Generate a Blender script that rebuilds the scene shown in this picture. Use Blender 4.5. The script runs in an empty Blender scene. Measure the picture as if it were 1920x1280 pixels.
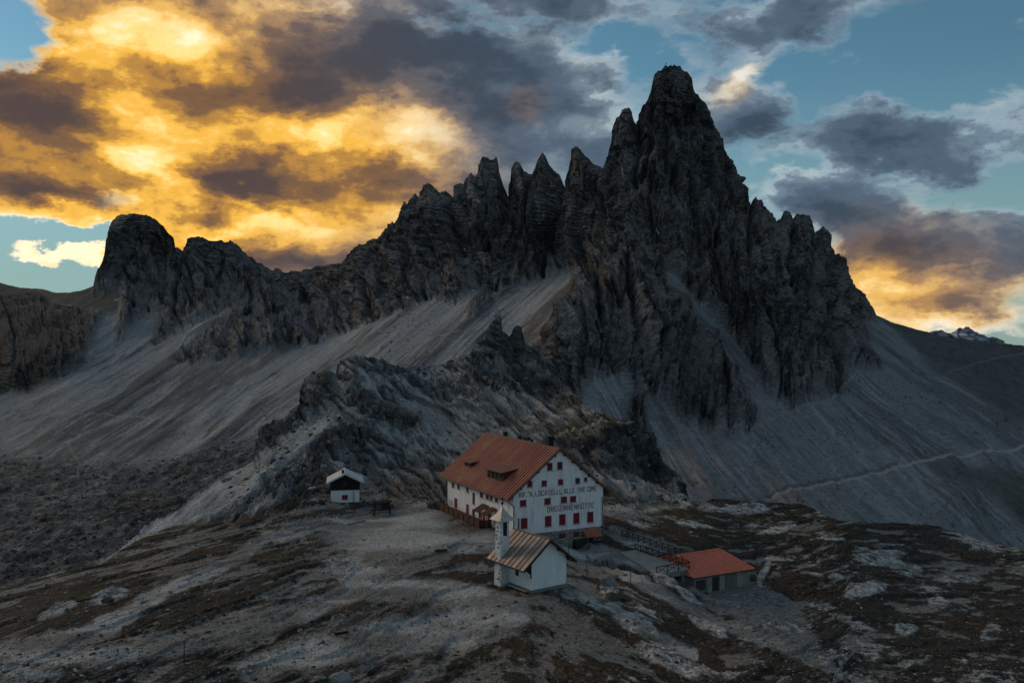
import bpy, bmesh, math, random
import numpy as np
from mathutils import Vector, Matrix

S = bpy.context.scene
COL = S.collection
F = 1650.0          # focal length in photo pixels (photo is 1920 wide)
CAMZ = 36.4         # camera height above the hut's floor level

# ------------------------------------------------------------------ camera
cam_d = bpy.data.cameras.new('camera')
cam_d.sensor_width = 36.0
cam_d.lens = 36.0 * F / 1920.0
cam_d.clip_start = 0.5
cam_d.clip_end = 60000.0
cam = bpy.data.objects.new('camera', cam_d)
COL.objects.link(cam)
cam.location = (0, 0, CAMZ)
cam.rotation_euler = (math.radians(90), 0, 0)
S.camera = cam

# ------------------------------------------------------------------ colour management, sampling
S.view_settings.view_transform = 'Standard'
S.view_settings.look = 'None'
S.view_settings.exposure = 0.28
S.view_settings.gamma = 1.0
S.view_settings.use_curve_mapping = False
S.render.engine = 'CYCLES'
S.cycles.use_denoising = True
S.cycles.max_bounces = 4
S.cycles.diffuse_bounces = 2
S.cycles.glossy_bounces = 2

# ------------------------------------------------------------------ sun (low, behind the clouds on the left)
SUN_AZ = math.radians(-52)      # from straight ahead (+Y), negative = left
SUN_EL = math.radians(22)
sun_d = bpy.data.lights.new('sun', 'SUN')
sun_d.energy = 0.72
sun_d.angle = math.radians(16)
sun_d.color = (1.0, 0.74, 0.46)
sun = bpy.data.objects.new('sun', sun_d)
COL.objects.link(sun)
sdir = Vector((math.sin(SUN_AZ) * math.cos(SUN_EL), math.cos(SUN_AZ) * math.cos(SUN_EL), math.sin(SUN_EL)))
sun.rotation_euler = sdir.to_track_quat('Z', 'Y').to_euler()
sun.location = sdir * 400

# ------------------------------------------------------------------ world: Nishita sky with broken evening cloud
W = bpy.data.worlds.new('World')
S.world = W
W.use_nodes = True
NT = W.node_tree
NT.nodes.clear()
LK = NT.links


def nd(t, **kw):
    n = NT.nodes.new(t)
    for k, v in kw.items():
        setattr(n, k, v)
    return n


def setin(n, i, v):
    if hasattr(v, 'is_linked') or isinstance(v, bpy.types.NodeSocket):
        LK.new(v, n.inputs[i])
    else:
        n.inputs[i].default_value = v


def mth(op, a, b=0.0, c=0.0, clamp=False):
    n = nd('ShaderNodeMath', operation=op, use_clamp=clamp)
    setin(n, 0, a); setin(n, 1, b); setin(n, 2, c)
    return n.outputs[0]


def vmt(op, a, b=(0, 0, 0), scale=None):
    n = nd('ShaderNodeVectorMath', operation=op)
    setin(n, 0, a)
    if op not in ('LENGTH', 'NORMALIZE', 'SCALE'):
        setin(n, 1, b)
    if scale is not None:
        setin(n, 3, scale)
    return n.outputs['Value'] if op in ('LENGTH', 'DOT_PRODUCT', 'DISTANCE') else n.outputs[0]


def noise(vec, scale, detail=6.0, rough=0.55, lac=2.0, dist=0.0, color=False):
    n = nd('ShaderNodeTexNoise', noise_dimensions='3D')
    setin(n, 'Vector', vec); setin(n, 'Scale', scale); setin(n, 'Detail', detail)
    setin(n, 'Roughness', rough); setin(n, 'Lacunarity', lac); setin(n, 'Distortion', dist)
    return n.outputs['Color'] if color else n.outputs[0]


def mrange(v, a, b, c, d, smooth=True):
    n = nd('ShaderNodeMapRange', interpolation_type='SMOOTHSTEP' if smooth else 'LINEAR', clamp=True)
    setin(n, 0, v); setin(n, 1, a); setin(n, 2, b); setin(n, 3, c); setin(n, 4, d)
    return n.outputs[0]


def ramp(fac, stops):
    n = nd('ShaderNodeValToRGB')
    cr = n.color_ramp
    cr.interpolation = 'EASE'
    while len(cr.elements) < len(stops):
        cr.elements.new(0.5)
    for e, (p, c) in zip(cr.elements, stops):
        e.position = p
        e.color = (*c, 1)
    setin(n, 0, fac)
    return n.outputs[0]


def mixc(fac, a, b):
    n = nd('ShaderNodeMix', data_type='RGBA')
    setin(n, 0, fac); setin(n, 6, a); setin(n, 7, b)
    return n.outputs[2]


def skyang(px, py):
    az = math.atan((px - 960) / F)
    return az, math.atan((640 - py) / F * math.cos(az))


tc = nd('ShaderNodeTexCoord')
dirv = vmt('NORMALIZE', tc.outputs['Generated'])
sep = nd('ShaderNodeSeparateXYZ')
LK.new(dirv, sep.inputs[0])
az = mth('ARCTAN2', sep.outputs[0], sep.outputs[1])
el = mth('ARCSINE', sep.outputs[2])
comb = nd('ShaderNodeCombineXYZ')
LK.new(az, comb.inputs[0]); LK.new(el, comb.inputs[1])
ang = comb.outputs[0]
# cloud noise lives on the sky direction, flattened towards the horizon
stretch = vmt('MULTIPLY', dirv, (1.0, 1.0, 1.9))
w1 = vmt('SUBTRACT', noise(stretch, 5.0, 3.0, 0.55, color=True), (0.5, 0.5, 0.5))
w2 = vmt('SUBTRACT', noise(stretch, 17.0, 5.0, 0.64, color=True), (0.5, 0.5, 0.5))
warp = vmt('ADD', vmt('SCALE', w1, scale=0.050), vmt('SCALE', w2, scale=0.055))
P2 = vmt('ADD', ang, warp)
cl = vmt('ADD', stretch, vmt('SCALE', w1, scale=0.05))
n_a = noise(cl, 6.0, 7.0, 0.56)
n_b = noise(vmt('ADD', cl, tuple(0.035 * c for c in (sdir.x, sdir.y, sdir.z * 1.9 + 0.35))), 6.0, 6.0, 0.56)
n_c = noise(cl, 13.0, 8.0, 0.63)
# towards the sun thin cloud edges light up
lit = mth('SUBTRACT', n_a, n_b)


def blobs(items, start):
    acc = start
    for (px, py, rx, ry, rot, wgt) in items:
        a, e = skyang(px, py)
        m = nd('ShaderNodeMapping', vector_type='TEXTURE')
        LK.new(P2, m.inputs[0])
        m.inputs[1].default_value = (a, e, 0)
        m.inputs[2].default_value = (0, 0, math.radians(rot))
        m.inputs[3].default_value = (rx / F, ry / F, 1)
        v = mrange(vmt('LENGTH', m.outputs[0]), 0.0, 1.0, wgt, 0.0)
        acc = mth('ADD', acc, v)
    return acc


# cloud cover: + more cloud, - clear sky
COVER = [
    (520, 230, 760, 430, 0, 1.25), (560, 440, 420, 130, 0, 0.60), (60, 250, 260, 200, 0, 0.40),
    (0, 75, 110, 95, 0, -1.25), (70, 520, 280, 95, 0, -1.25), (190, 368, 110, 34, 12, -0.55), (60, 390, 220, 60, 0, 0.30),
    (1690, 268, 220, 95, -16, 1.15), (1550, 368, 160, 58, -8, 0.95), (1450, 40, 200, 72, -5, 0.85),
    (1400, 220, 150, 75, 0, 0.60), (1790, 470, 330, 100, -4, 1.00), (1660, 550, 320, 110, 0, 0.85), (1390, 150, 90, 40, 20, 0.55),
    (1010, 230, 230, 170, 0, 0.75), (1060, 10, 220, 60, 0, 0.75), (1135, 130, 70, 45, 0, 0.55), (1000, 110, 130, 60, 10, 0.35),
    (1740, 120, 330, 100, -10, -0.45), (1520, 160, 120, 60, 0, -0.45), (1880, 330, 90, 110, 0, -0.35), (1125, 185, 60, 30, 0, -0.30),
    (1500, 305, 100, 36, 20, -0.35), (1800, 640, 300, 40, 0, -0.35), (1480, 440, 120, 40, 0, -0.2),
    (130, 474, 85, 34, 0, 1.5), (36, 472, 55, 26, 0, 1.2), (110, 434, 210, 30, 0, -1.2),
]
# thickness: + dark heavy cloud, - bright thin cloud
DARK = [
    (640, 120, 370, 115, 14, 0.60), (860, 130, 260, 150, 0, 0.36), (465, 350, 190, 60, -4, 0.68), (395, 412, 90, 26, 0, 0.45),
    (70, 180, 180, 85, -10, 0.58), (95, 362, 120, 34, 0, 0.42), (980, 230, 200, 150, 0, 0.30), (1070, 10, 220, 70, 0, 0.26),
    (640, 248, 360, 66, 2, -0.36), (820, 280, 190, 76, 0, -0.46), (240, 50, 290, 90, -14, -0.56), (225, 205, 110, 120, 25, -0.56),
    (90, 412, 250, 46, 0, -0.42), (520, 440, 300, 42, -6, -0.42), (320, 335, 230, 30, -24, -0.46), (620, 480, 300, 60, 0, 0.26),
    (740, 325, 110, 45, 0, 0.30), (1690, 280, 220, 90, -16, 0.46), (1560, 380, 170, 56, -8, 0.34), (1450, 50, 210, 72, -5, 0.34),
    (1810, 465, 300, 76, -4, 0.34), (1650, 565, 300, 70, 0, -0.20), (1400, 235, 140, 64, 0, 0.24),
    (1135, 140, 66, 40, 0, 0.22), (1120, 186, 60, 30, 0, -0.45), (1385, 150, 90, 30, 25, -0.50), (135, 474, 100, 40, 0, -0.7),
    (36, 472, 60, 30, 0, -0.6), (1820, 603, 260, 24, 0, -0.40), (330, 190, 150, 90, 0, 0.16), (560, 300, 120, 40, 0, 0.20),
]
# how far the low sun reaches (gold light)
GOLD = [
    (300, 300, 720, 560, 0, 1.05), (720, 340, 300, 220, 0, 0.45), (1690, 560, 360, 160, 0, 0.85), (1600, 460, 200, 100, 0, 0.35),
    (985, 195, 60, 45, 30, 0.45), (1390, 155, 110, 45, 20, 0.35),
]
cover = mth('MULTIPLY_ADD', mth('SUBTRACT', n_a, 0.5), 2.6, 0.16)
cover = mth('MULTIPLY_ADD', mth('SUBTRACT', n_c, 0.5), 1.5, cover)
cover = blobs(COVER, cover)
dark = mth('MULTIPLY_ADD', mth('SUBTRACT', n_c, 0.5), 1.35, 0.60)
dark = mth('MULTIPLY_ADD', mth('SUBTRACT', n_a, 0.5), 0.75, dark)
dark = mth('MULTIPLY_ADD', lit, -1.7, dark)
dark = blobs(DARK, dark)
sunang = mth('ARCCOSINE', vmt('DOT_PRODUCT', dirv, tuple(sdir)))
gold = mrange(sunang, 0.15, 1.15, 0.30, 0.0)
gold = mth('MINIMUM', blobs(GOLD, gold), 1.0)
alpha = mrange(cover, -0.10, 0.50, 0.0, 1.0)
# thin rims let more light through
rim = mrange(cover, 0.0, 0.62, 0.46, 0.0)
tk = mrange(mth('SUBTRACT', dark, rim), -0.28, 1.28, 0.0, 1.0)
gold_c = ramp(tk, [(0.0, (1.10, 0.86, 0.58)), (0.16, (1.0, 0.66, 0.22)), (0.36, (0.80, 0.43, 0.065)),
                   (0.56, (0.42, 0.21, 0.05)), (0.76, (0.180, 0.098, 0.052)), (1.0, (0.076, 0.055, 0.052))])
grey_c = ramp(tk, [(0.0, (0.54, 0.58, 0.59)), (0.22, (0.30, 0.37, 0.42)), (0.48, (0.135, 0.190, 0.245)),
                   (0.80, (0.068, 0.105, 0.150)), (1.0, (0.038, 0.062, 0.092))])
cloud_c = mixc(gold, grey_c, gold_c)

sky = nd('ShaderNodeTexSky')
sky.sky_type = 'NISHITA'
sky.sun_disc = False
sky.sun_elevation = SUN_EL
sky.sun_rotation = SUN_AZ
sky.altitude = 2400
sky.air_density = 1.0
sky.dust_density = 0.6
sky.ozone_density = 2.5
SKY_STRENGTH = 0.10
# clouds are given in picture radiance; the background strength scales both
cloud_s = vmt('SCALE', cloud_c, scale=1.0 / SKY_STRENGTH)
clear = mixc(mrange(el, 0.02, 0.30, 0.85, 0.0), vmt('MULTIPLY', sky.outputs[0], (0.64, 0.84, 0.68)), tuple(c / SKY_STRENGTH for c in (0.19, 0.275, 0.27)) + (1,))
final = mixc(alpha, clear, cloud_s)
bg = nd('ShaderNodeBackground')
LK.new(final, bg.inputs[0])
bg.inputs[1].default_value = SKY_STRENGTH
wo = nd('ShaderNodeOutputWorld')
LK.new(bg.outputs[0], wo.inputs[0])
W.cycles.sampling_method = 'MANUAL'
W.cycles.sample_map_resolution = 1024

# =================================================================== helpers: numpy noise, splines, meshes
RNG = np.random.default_rng(7)
_LAT = RNG.random((64, 64, 64)).astype(np.float32)


def vnoise(x, y, z):
    """smooth value noise in -1..1"""
    xi = np.floor(x).astype(np.int32); yi = np.floor(y).astype(np.int32); zi = np.floor(z).astype(np.int32)
    fx = (x - xi).astype(np.float32); fy = (y - yi).astype(np.float32); fz = (z - zi).astype(np.float32)
    fx = fx * fx * (3 - 2 * fx); fy = fy * fy * (3 - 2 * fy); fz = fz * fz * (3 - 2 * fz)
    x0 = xi & 63; x1 = (xi + 1) & 63; y0 = yi & 63; y1 = (yi + 1) & 63; z0 = zi & 63; z1 = (zi + 1) & 63
    a = _LAT[x0, y0, z0] * (1 - fx) + _LAT[x1, y0, z0] * fx
    b = _LAT[x0, y1, z0] * (1 - fx) + _LAT[x1, y1, z0] * fx
    c = _LAT[x0, y0, z1] * (1 - fx) + _LAT[x1, y0, z1] * fx
    d = _LAT[x0, y1, z1] * (1 - fx) + _LAT[x1, y1, z1] * fx
    a = a * (1 - fy) + b * fy
    c = c * (1 - fy) + d * fy
    return (a * (1 - fz) + c * fz) * 2 - 1


def fbm(x, y, z, octv=4, gain=0.5, lac=2.03):
    s = 0.0; a = 1.0; t = 0.0
    for k in range(octv):
        s = s + a * vnoise(x + 17.3 * k, y + 5.1 * k, z + 9.7 * k)
        t += a; a *= gain
        x = x * lac; y = y * lac; z = z * lac
    return s / t


def ridged(x, y, z, octv=4, gain=0.5, lac=2.07):
    s = 0.0; a = 1.0; t = 0.0
    for k in range(octv):
        n = 1 - np.abs(vnoise(x + 31.7 * k, y + 3.3 * k, z + 7.9 * k))
        s = s + a * n * n
        t += a; a *= gain
        x = x * lac; y = y * lac; z = z * lac
    return s / t


_H2 = RNG.random((256, 256, 4)).astype(np.float32)


def worley(u, v):
    """2D cells: (random value of the cell, random tilt seen at the point, distance to the joint)"""
    ui = np.floor(u).astype(np.int32); vi = np.floor(v).astype(np.int32)
    f1 = np.full(u.shape, 9.0, np.float32); f2 = np.full(u.shape, 9.0, np.float32)
    val = np.zeros(u.shape, np.float32); tilt = np.zeros(u.shape, np.float32)
    for a in (-1, 0, 1):
        for b in (-1, 0, 1):
            h = _H2[(ui + a) & 255, (vi + b) & 255]
            dx = ui + a + h[..., 0] - u; dy = vi + b + h[..., 1] - v
            d = np.abs(dx) + np.abs(dy) * 0.9
            n1 = d < f1
            f2 = np.where(n1, f1, np.minimum(f2, d))
            val = np.where(n1, h[..., 2], val)
            tilt = np.where(n1, (h[..., 3] - 0.5) * dx + (h[..., 2] - 0.5) * dy, tilt)
            f1 = np.where(n1, d, f1)
    return val - 0.5, tilt, f2 - f1


def sstep(a, b, v):
    t = np.clip((v - a) / (b - a), 0, 1)
    return t * t * (3 - 2 * t)


class TPS:
    """thin-plate spline through scattered (x, y) -> value"""
    def __init__(self, pts, vals, lam=1e-4):
        p = np.array(pts, float) / 1000.0
        n = len(p)
        K = self._u(np.hypot(p[:, None, 0] - p[None, :, 0], p[:, None, 1] - p[None, :, 1])) + lam * np.eye(n)
        Pm = np.c_[np.ones(n), p]
        A = np.zeros((n + 3, n + 3)); A[:n, :n] = K; A[:n, n:] = Pm; A[n:, :n] = Pm.T
        self.w = np.linalg.solve(A, np.r_[np.array(vals, float), 0, 0, 0]); self.p = p

    @staticmethod
    def _u(r):
        return np.where(r > 1e-9, r * r * np.log(np.maximum(r, 1e-9)), 0.0)

    def __call__(self, x, y):
        x = np.asarray(x, float) / 1000; y = np.asarray(y, float) / 1000
        o = self.w[-3] + self.w[-2] * x + self.w[-1] * y
        for (px, py), w in zip(self.p, self.w[:-3]):
            o = o + w * self._u(np.hypot(x - px, y - py))
        return o


def inpoly(x, y, poly):
    c = np.zeros(x.shape, bool)
    n = len(poly)
    for i in range(n):
        x1, y1 = poly[i]; x2, y2 = poly[(i + 1) % n]
        if y1 == y2:
            continue
        hit = ((y1 > y) != (y2 > y)) & (x < (x2 - x1) * (y - y1) / (y2 - y1) + x1)
        c ^= hit
    return c


def segdist(x, y, line):
    d = np.full(x.shape, 1e9, np.float32)
    for (x1, y1), (x2, y2) in zip(line[:-1], line[1:]):
        dx, dy = x2 - x1, y2 - y1
        t = np.clip(((x - x1) * dx + (y - y1) * dy) / (dx * dx + dy * dy), 0, 1)
        d = np.minimum(d, np.hypot(x - x1 - t * dx, y - y1 - t * dy))
    return d


def blur(a, r):
    """cheap separable box blur, twice"""
    for _ in range(2):
        for ax in (0, 1):
            c = np.cumsum(np.pad(a, [(r + 1, r) if k == ax else (0, 0) for k in (0, 1)], mode='edge'), axis=ax)
            n = a.shape[ax]
            hi = np.take(c, np.arange(2 * r + 1, 2 * r + 1 + n), axis=ax)
            lo = np.take(c, np.arange(0, n), axis=ax)
            a = (hi - lo) / (2 * r + 1)
    return a


def grid_normals(Pw):
    du = np.gradient(Pw, axis=0); dv = np.gradient(Pw, axis=1)
    n = np.cross(dv, du)
    n /= np.maximum(np.linalg.norm(n, axis=2, keepdims=True), 1e-9)
    return n


def grid_mesh(name, Pw, colr, mat, smooth=True, grain=None):
    nx, ny = Pw.shape[:2]
    me = bpy.data.meshes.new(name)
    me.vertices.add(nx * ny)
    me.vertices.foreach_set('co', Pw.reshape(-1, 3).astype(np.float32).ravel())
    idx = np.arange(nx * ny, dtype=np.int32).reshape(nx, ny)
    q = np.stack([idx[:-1, :-1], idx[:-1, 1:], idx[1:, 1:], idx[1:, :-1]], -1).reshape(-1, 4)
    nf = len(q)
    me.loops.add(nf * 4); me.polygons.add(nf)
    me.loops.foreach_set('vertex_index', q.ravel())
    me.polygons.foreach_set('loop_start', np.arange(nf, dtype=np.int32) * 4)
    me.polygons.foreach_set('use_smooth', np.full(nf, smooth))
    me.update(calc_edges=True)
    at = me.color_attributes.new('tint', 'FLOAT_COLOR', 'POINT')
    c4 = np.ones((nx * ny, 4), np.float32); c4[:, :3] = colr.reshape(-1, 3)
    if grain is not None:
        c4[:, 3] = grain.ravel()
    at.data.foreach_set('color', c4.ravel())
    me.materials.append(mat)
    o = bpy.data.objects.new(name, me)
    COL.objects.link(o)
    return o


def rows_of(xs, top, bot, n1, n2, reach, drop, ease=0.0):
    """photo rows: a band that follows the crest, then rows that only follow its smooth lower envelope"""
    dx = xs[1] - xs[0]
    k = int(reach / dx)
    pad_ = np.pad(top, k, mode='edge')
    low = np.max(np.stack([pad_[i:i + len(top)] for i in range(2 * k + 1)]), 0)
    ker = np.hanning(2 * k + 3); ker /= ker.sum()
    low = np.convolve(np.pad(low, k + 1, mode='edge'), ker, 'valid') + drop
    low = np.minimum(np.maximum(low, top + 4), bot - 20)
    a = np.linspace(0, 1, n1, endpoint=False)[None, :]
    b = np.linspace(0, 1, n2)[None, :]
    b = b * (1 - ease) + ease * b * b
    return np.concatenate([top[:, None] + (low - top)[:, None] * a, low[:, None] + (bot - low)[:, None] * b], 1)


def world_of(px, py, d):
    return np.stack([(px - 960) / F * d, d, CAMZ + (640 - py) / F * d], -1)


def lerp3(a, b, t):
    return a * (1 - t[..., None]) + b * t[..., None]


# ------------------------------------------------------------------ materials
class MatB:
    """small node-tree builder"""
    def __init__(self, name):
        self.m = bpy.data.materials.new(name)
        self.m.use_nodes = True
        self.nt = self.m.node_tree
        self.b = self.nt.nodes['Principled BSDF']

    def n(self, t, **kw):
        x = self.nt.nodes.new(t)
        for k, v in kw.items():
            setattr(x, k, v)
        return x

    def l(self, a, b):
        self.nt.links.new(a, b)

    def noise(self, vec, scale, detail=4.0, rough=0.6):
        x = self.n('ShaderNodeTexNoise')
        x.inputs['Scale'].default_value = scale
        x.inputs['Detail'].default_value = detail
        x.inputs['Roughness'].default_value = rough
        if vec is not None:
            self.l(vec, x.inputs['Vector'])
        return x.outputs[0]

    def mr(self, v, a, b, c, d):
        x = self.n('ShaderNodeMapRange')
        x.inputs[1].default_value = a; x.inputs[2].default_value = b
        x.inputs[3].default_value = c; x.inputs[4].default_value = d
        self.l(v, x.inputs[0])
        return x.outputs[0]

    def mul(self, colr, fac):
        x = self.n('ShaderNodeVectorMath', operation='SCALE')
        if hasattr(colr, 'is_linked'):
            self.l(colr, x.inputs[0])
        else:
            x.inputs[0].default_value = colr[:3]
        self.l(fac, x.inputs[3])
        return x.outputs[0]

    def bump(self, h, strength, dist):
        x = self.n('ShaderNodeBump')
        x.inputs['Strength'].default_value = strength
        x.inputs['Distance'].default_value = dist
        self.l(h, x.inputs['Height'])
        self.l(x.outputs[0], self.b.inputs['Normal'])


def terrain_mat(name, s1, s2, bdist, zs=1.0, speck=None):
    B = MatB(name)
    at = B.n('ShaderNodeAttribute', attribute_name='tint')
    tcn = B.n('ShaderNodeTexCoord')
    mp = B.n('ShaderNodeMapping')
    mp.inputs[3].default_value = (1, 1, zs)
    B.l(tcn.outputs['Object'], mp.inputs[0])
    a = B.noise(mp.outputs[0], s1, 6, 0.72)
    b = B.noise(mp.outputs[0], s2, 3, 0.65)
    f = B.mr(a, 0.34, 0.66, 0.46, 1.54)
    f2 = B.mr(b, 0.34, 0.66, 0.66, 1.34)
    ff = B.n('ShaderNodeMath', operation='MULTIPLY')
    B.l(f, ff.inputs[0]); B.l(f2, ff.inputs[1])
    gm = B.n('ShaderNodeMix', data_type='FLOAT')
    B.l(at.outputs['Alpha'], gm.inputs[0]); gm.inputs[2].default_value = 1.0; B.l(ff.outputs[0], gm.inputs[3])
    c = B.mul(at.outputs['Color'], gm.outputs[0])
    if speck:
        v = B.n('ShaderNodeTexVoronoi', feature='F1')
        v.inputs['Scale'].default_value = speck
        B.l(tcn.outputs['Object'], v.inputs['Vector'])
        pick = B.n('ShaderNodeSeparateColor')
        B.l(v.outputs['Color'], pick.inputs[0])
        big = B.mr(pick.outputs[0], 0.72, 0.80, 0.0, 1.0)
        near = B.mr(v.outputs['Distance'], 0.20, 0.34, 1.0, 0.0)
        k = B.n('ShaderNodeMath', operation='MULTIPLY')
        B.l(big, k.inputs[0]); B.l(near, k.inputs[1])
        k2 = B.mr(k.outputs[0], 0, 1, 1.0, 2.3)
        c = B.mul(c, k2)
    B.l(c, B.b.inputs['Base Color'])
    B.b.inputs['Roughness'].default_value = 0.95
    B.b.inputs['Specular IOR Level'].default_value = 0.12
    B.bump(a, 1.0, bdist)
    return B.m


M_MOUNT = terrain_mat('mountain_rock', 0.26, 1.1, 4.0, 2.2)
M_GROUND = terrain_mat('alpine_ground', 1.3, 6.0, 0.45, 1.0, 3.2)

# =================================================================== the mountain range and the valley under it
SKY = [(-120, 520), (-60, 525), (0, 530), (40, 538), (80, 541), (100, 547), (150, 545), (176, 536), (178, 522), (190, 498), (197, 467), (198, 452),
       (203, 432), (210, 417), (227, 404), (254, 400), (275, 404), (293, 413), (308, 426), (313, 435), (326, 446), (328.6, 464), (337, 467), (347, 471),
       (349, 466), (352, 448), (372, 443), (384, 448), (389, 452), (406, 451), (420, 455), (431, 453), (442, 460), (455, 472), (468, 485), (481, 496),
       (501, 505), (513, 508), (516, 504), (527, 509), (532, 515), (545, 512), (560, 509), (600, 500), (640, 494), (647, 491), (657, 476), (670, 465),
       (687, 459), (710, 444), (717, 434), (732, 422), (737, 414), (740, 420), (750, 410), (756, 397), (762, 386), (766, 382), (770, 389), (772, 380),
       (776, 372), (781, 365), (786, 371), (788, 360), (792, 357), (795, 347), (801, 344), (812, 349), (821, 357), (825, 362), (840, 364), (851, 370),
       (855, 352), (860, 346), (871, 344), (875, 336), (885, 328), (892, 334), (899, 330), (902, 319), (902.5, 307), (906, 301), (912, 298), (922, 302),
       (931, 298), (935, 302), (936, 322), (939, 332), (944, 350), (952, 366), (955, 350), (959, 332), (960, 320), (965, 312), (972, 308), (977, 312),
       (984, 324), (994, 328), (999, 328), (1004, 310), (1010, 297), (1017, 289), (1024, 296), (1029, 307), (1040, 322), (1050, 330), (1057, 348),
       (1060, 338), (1064, 327), (1065, 312), (1070, 295), (1071, 282), (1080, 277), (1090, 284), (1102, 299), (1115, 312), (1135, 318), (1138, 305),
       (1147, 278), (1149, 250), (1157, 226), (1165, 222), (1168, 210), (1182, 206), (1187, 212), (1190, 230), (1193, 234), (1200, 222), (1210, 202),
       (1222, 172), (1227, 147), (1232, 135), (1245, 127), (1247, 123), (1250, 126), (1265, 124), (1275, 126), (1292, 135), (1297, 150), (1302, 167),
       (1310, 177), (1322, 190), (1329, 212), (1331, 230), (1342, 245), (1352, 270), (1365, 302), (1377, 327), (1390, 350), (1399, 369), (1407, 384),
       (1410, 377), (1416, 374), (1428, 390), (1430, 397), (1442, 403), (1450, 405), (1454, 417), (1463, 411), (1469, 398), (1475, 397), (1481, 403),
       (1483, 413), (1487, 411), (1494, 405), (1508, 403), (1512, 409), (1518, 410), (1524, 423), (1526, 438), (1533, 433), (1543, 425), (1550, 431),
       (1556, 443), (1557, 455), (1562, 467), (1565, 478), (1573, 481), (1584, 500), (1587, 516), (1594, 535), (1608, 540), (1622, 552), (1630, 568),
       (1641, 584), (1643, 590), (1660, 596), (1680, 605), (1715, 616), (1750, 624), (1800, 634), (1850, 641), (1920, 647), (2060, 655)]
MBOT = [(-120, 1200), (0, 1180), (120, 1150), (300, 1060), (470, 960), (560, 860), (640, 790), (760, 760), (900, 740), (1000, 740), (1080, 830), (1200, 900),
        (1290, 1010), (1500, 1020), (1700, 1050), (1920, 1110), (2060, 1140)]
MANCH = [(-100, 530, 1250), (60, 540, 1250), (180, 530, 1150), (254, 402, 1180), (330, 465, 1200), (380, 445, 1180), (450, 470, 1190), (530, 512, 1150),
         (230, 620, 960), (300, 630, 950), (330, 560, 1060), (0, 600, 1000), (80, 650, 850), (60, 730, 800), (0, 840, 690), (150, 840, 640),
         (150, 760, 720), (330, 670, 860), (420, 600, 960), (420, 760, 680), (0, 900, 560), (0, 1000, 400), (0, 1160, 280), (250, 900, 520),
         (250, 1000, 380), (400, 800, 610), (430, 880, 520), (500, 800, 600), (560, 830, 540), (640, 492, 1080), (800, 346, 1010), (915, 300, 980),
         (1017, 290, 950), (1080, 278, 930), (1182, 207, 905), (1265, 125, 900), (1330, 230, 905), (1400, 370, 900), (1475, 398, 900), (1550, 430, 895),
         (1640, 588, 900), (620, 630, 900), (760, 575, 860), (900, 540, 830), (1040, 520, 830), (900, 420, 890), (1040, 400, 870), (1085, 508, 800),
         (700, 650, 760), (620, 700, 720), (900, 650, 690), (1010, 640, 650), (800, 740, 600), (950, 720, 590),
         (1035, 630, 590), (1100, 560, 680), (1180, 400, 800), (1170, 560, 680), (1060, 750, 510), (1180, 735, 520), (1265, 300, 850), (1300, 450, 790),
         (1250, 520, 730), (1300, 600, 690), (1250, 700, 580), (1380, 800, 500), (1300, 560, 740), (1360, 650, 690), (1450, 760, 570), (1450, 560, 740), (1400, 450, 800),
         (1560, 560, 800), (1580, 720, 640), (1650, 640, 840), (1240, 830, 470), (1440, 930, 420), (1600, 895, 465), (1750, 862, 530), (1920, 838, 600),
         (1700, 760, 640), (1800, 700, 820), (1920, 660, 1150), (1920, 740, 900), (1300, 960, 380), (1500, 1010, 370), (1700, 1030, 400), (1920, 1060, 450)]
R_CLIFF = [
    [(178, 540), (170, 400), (350, 380), (545, 490), (500, 545), (430, 580), (370, 602), (318, 628), (287, 642), (300, 575), (272, 590), (247, 612),
     (216, 634), (226, 580), (236, 538)],
    [(-130, 560), (60, 548), (130, 575), (192, 588), (172, 640), (148, 692), (60, 728), (0, 738), (-130, 760)],
    [(316, 676), (345, 648), (430, 592), (500, 542), (530, 500), (700, 380), (1250, 50), (1660, 580), (1645, 592), (1618, 600), (1628, 640), (1622, 682),
     (1598, 690), (1578, 700), (1582, 735), (1530, 746), (1490, 764), (1448, 742), (1400, 668), (1345, 602), (1300, 545), (1262, 506), (1245, 512),
     (1282, 570), (1332, 640), (1385, 715), (1424, 772), (1412, 800), (1380, 812), (1320, 800), (1268, 772), (1232, 738), (1196, 742), (1165, 696),
     (1118, 704), (1078, 765), (1040, 720), (1012, 664), (1030, 618), (1058, 560), (1090, 505), (1050, 516), (1002, 524), (965, 534), (925, 548), (880, 545),
     (850, 562), (800, 560), (765, 580), (700, 602), (622, 632), (540, 652), (440, 668), (380, 684)],
    [(1170, 735), (1200, 742), (1215, 790), (1205, 830), (1180, 800)],
    [(880, 555), (905, 548), (930, 560), (900, 590), (878, 600)],
    [(1580, 640), (1640, 655), (1660, 690), (1610, 690)],
]


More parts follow.
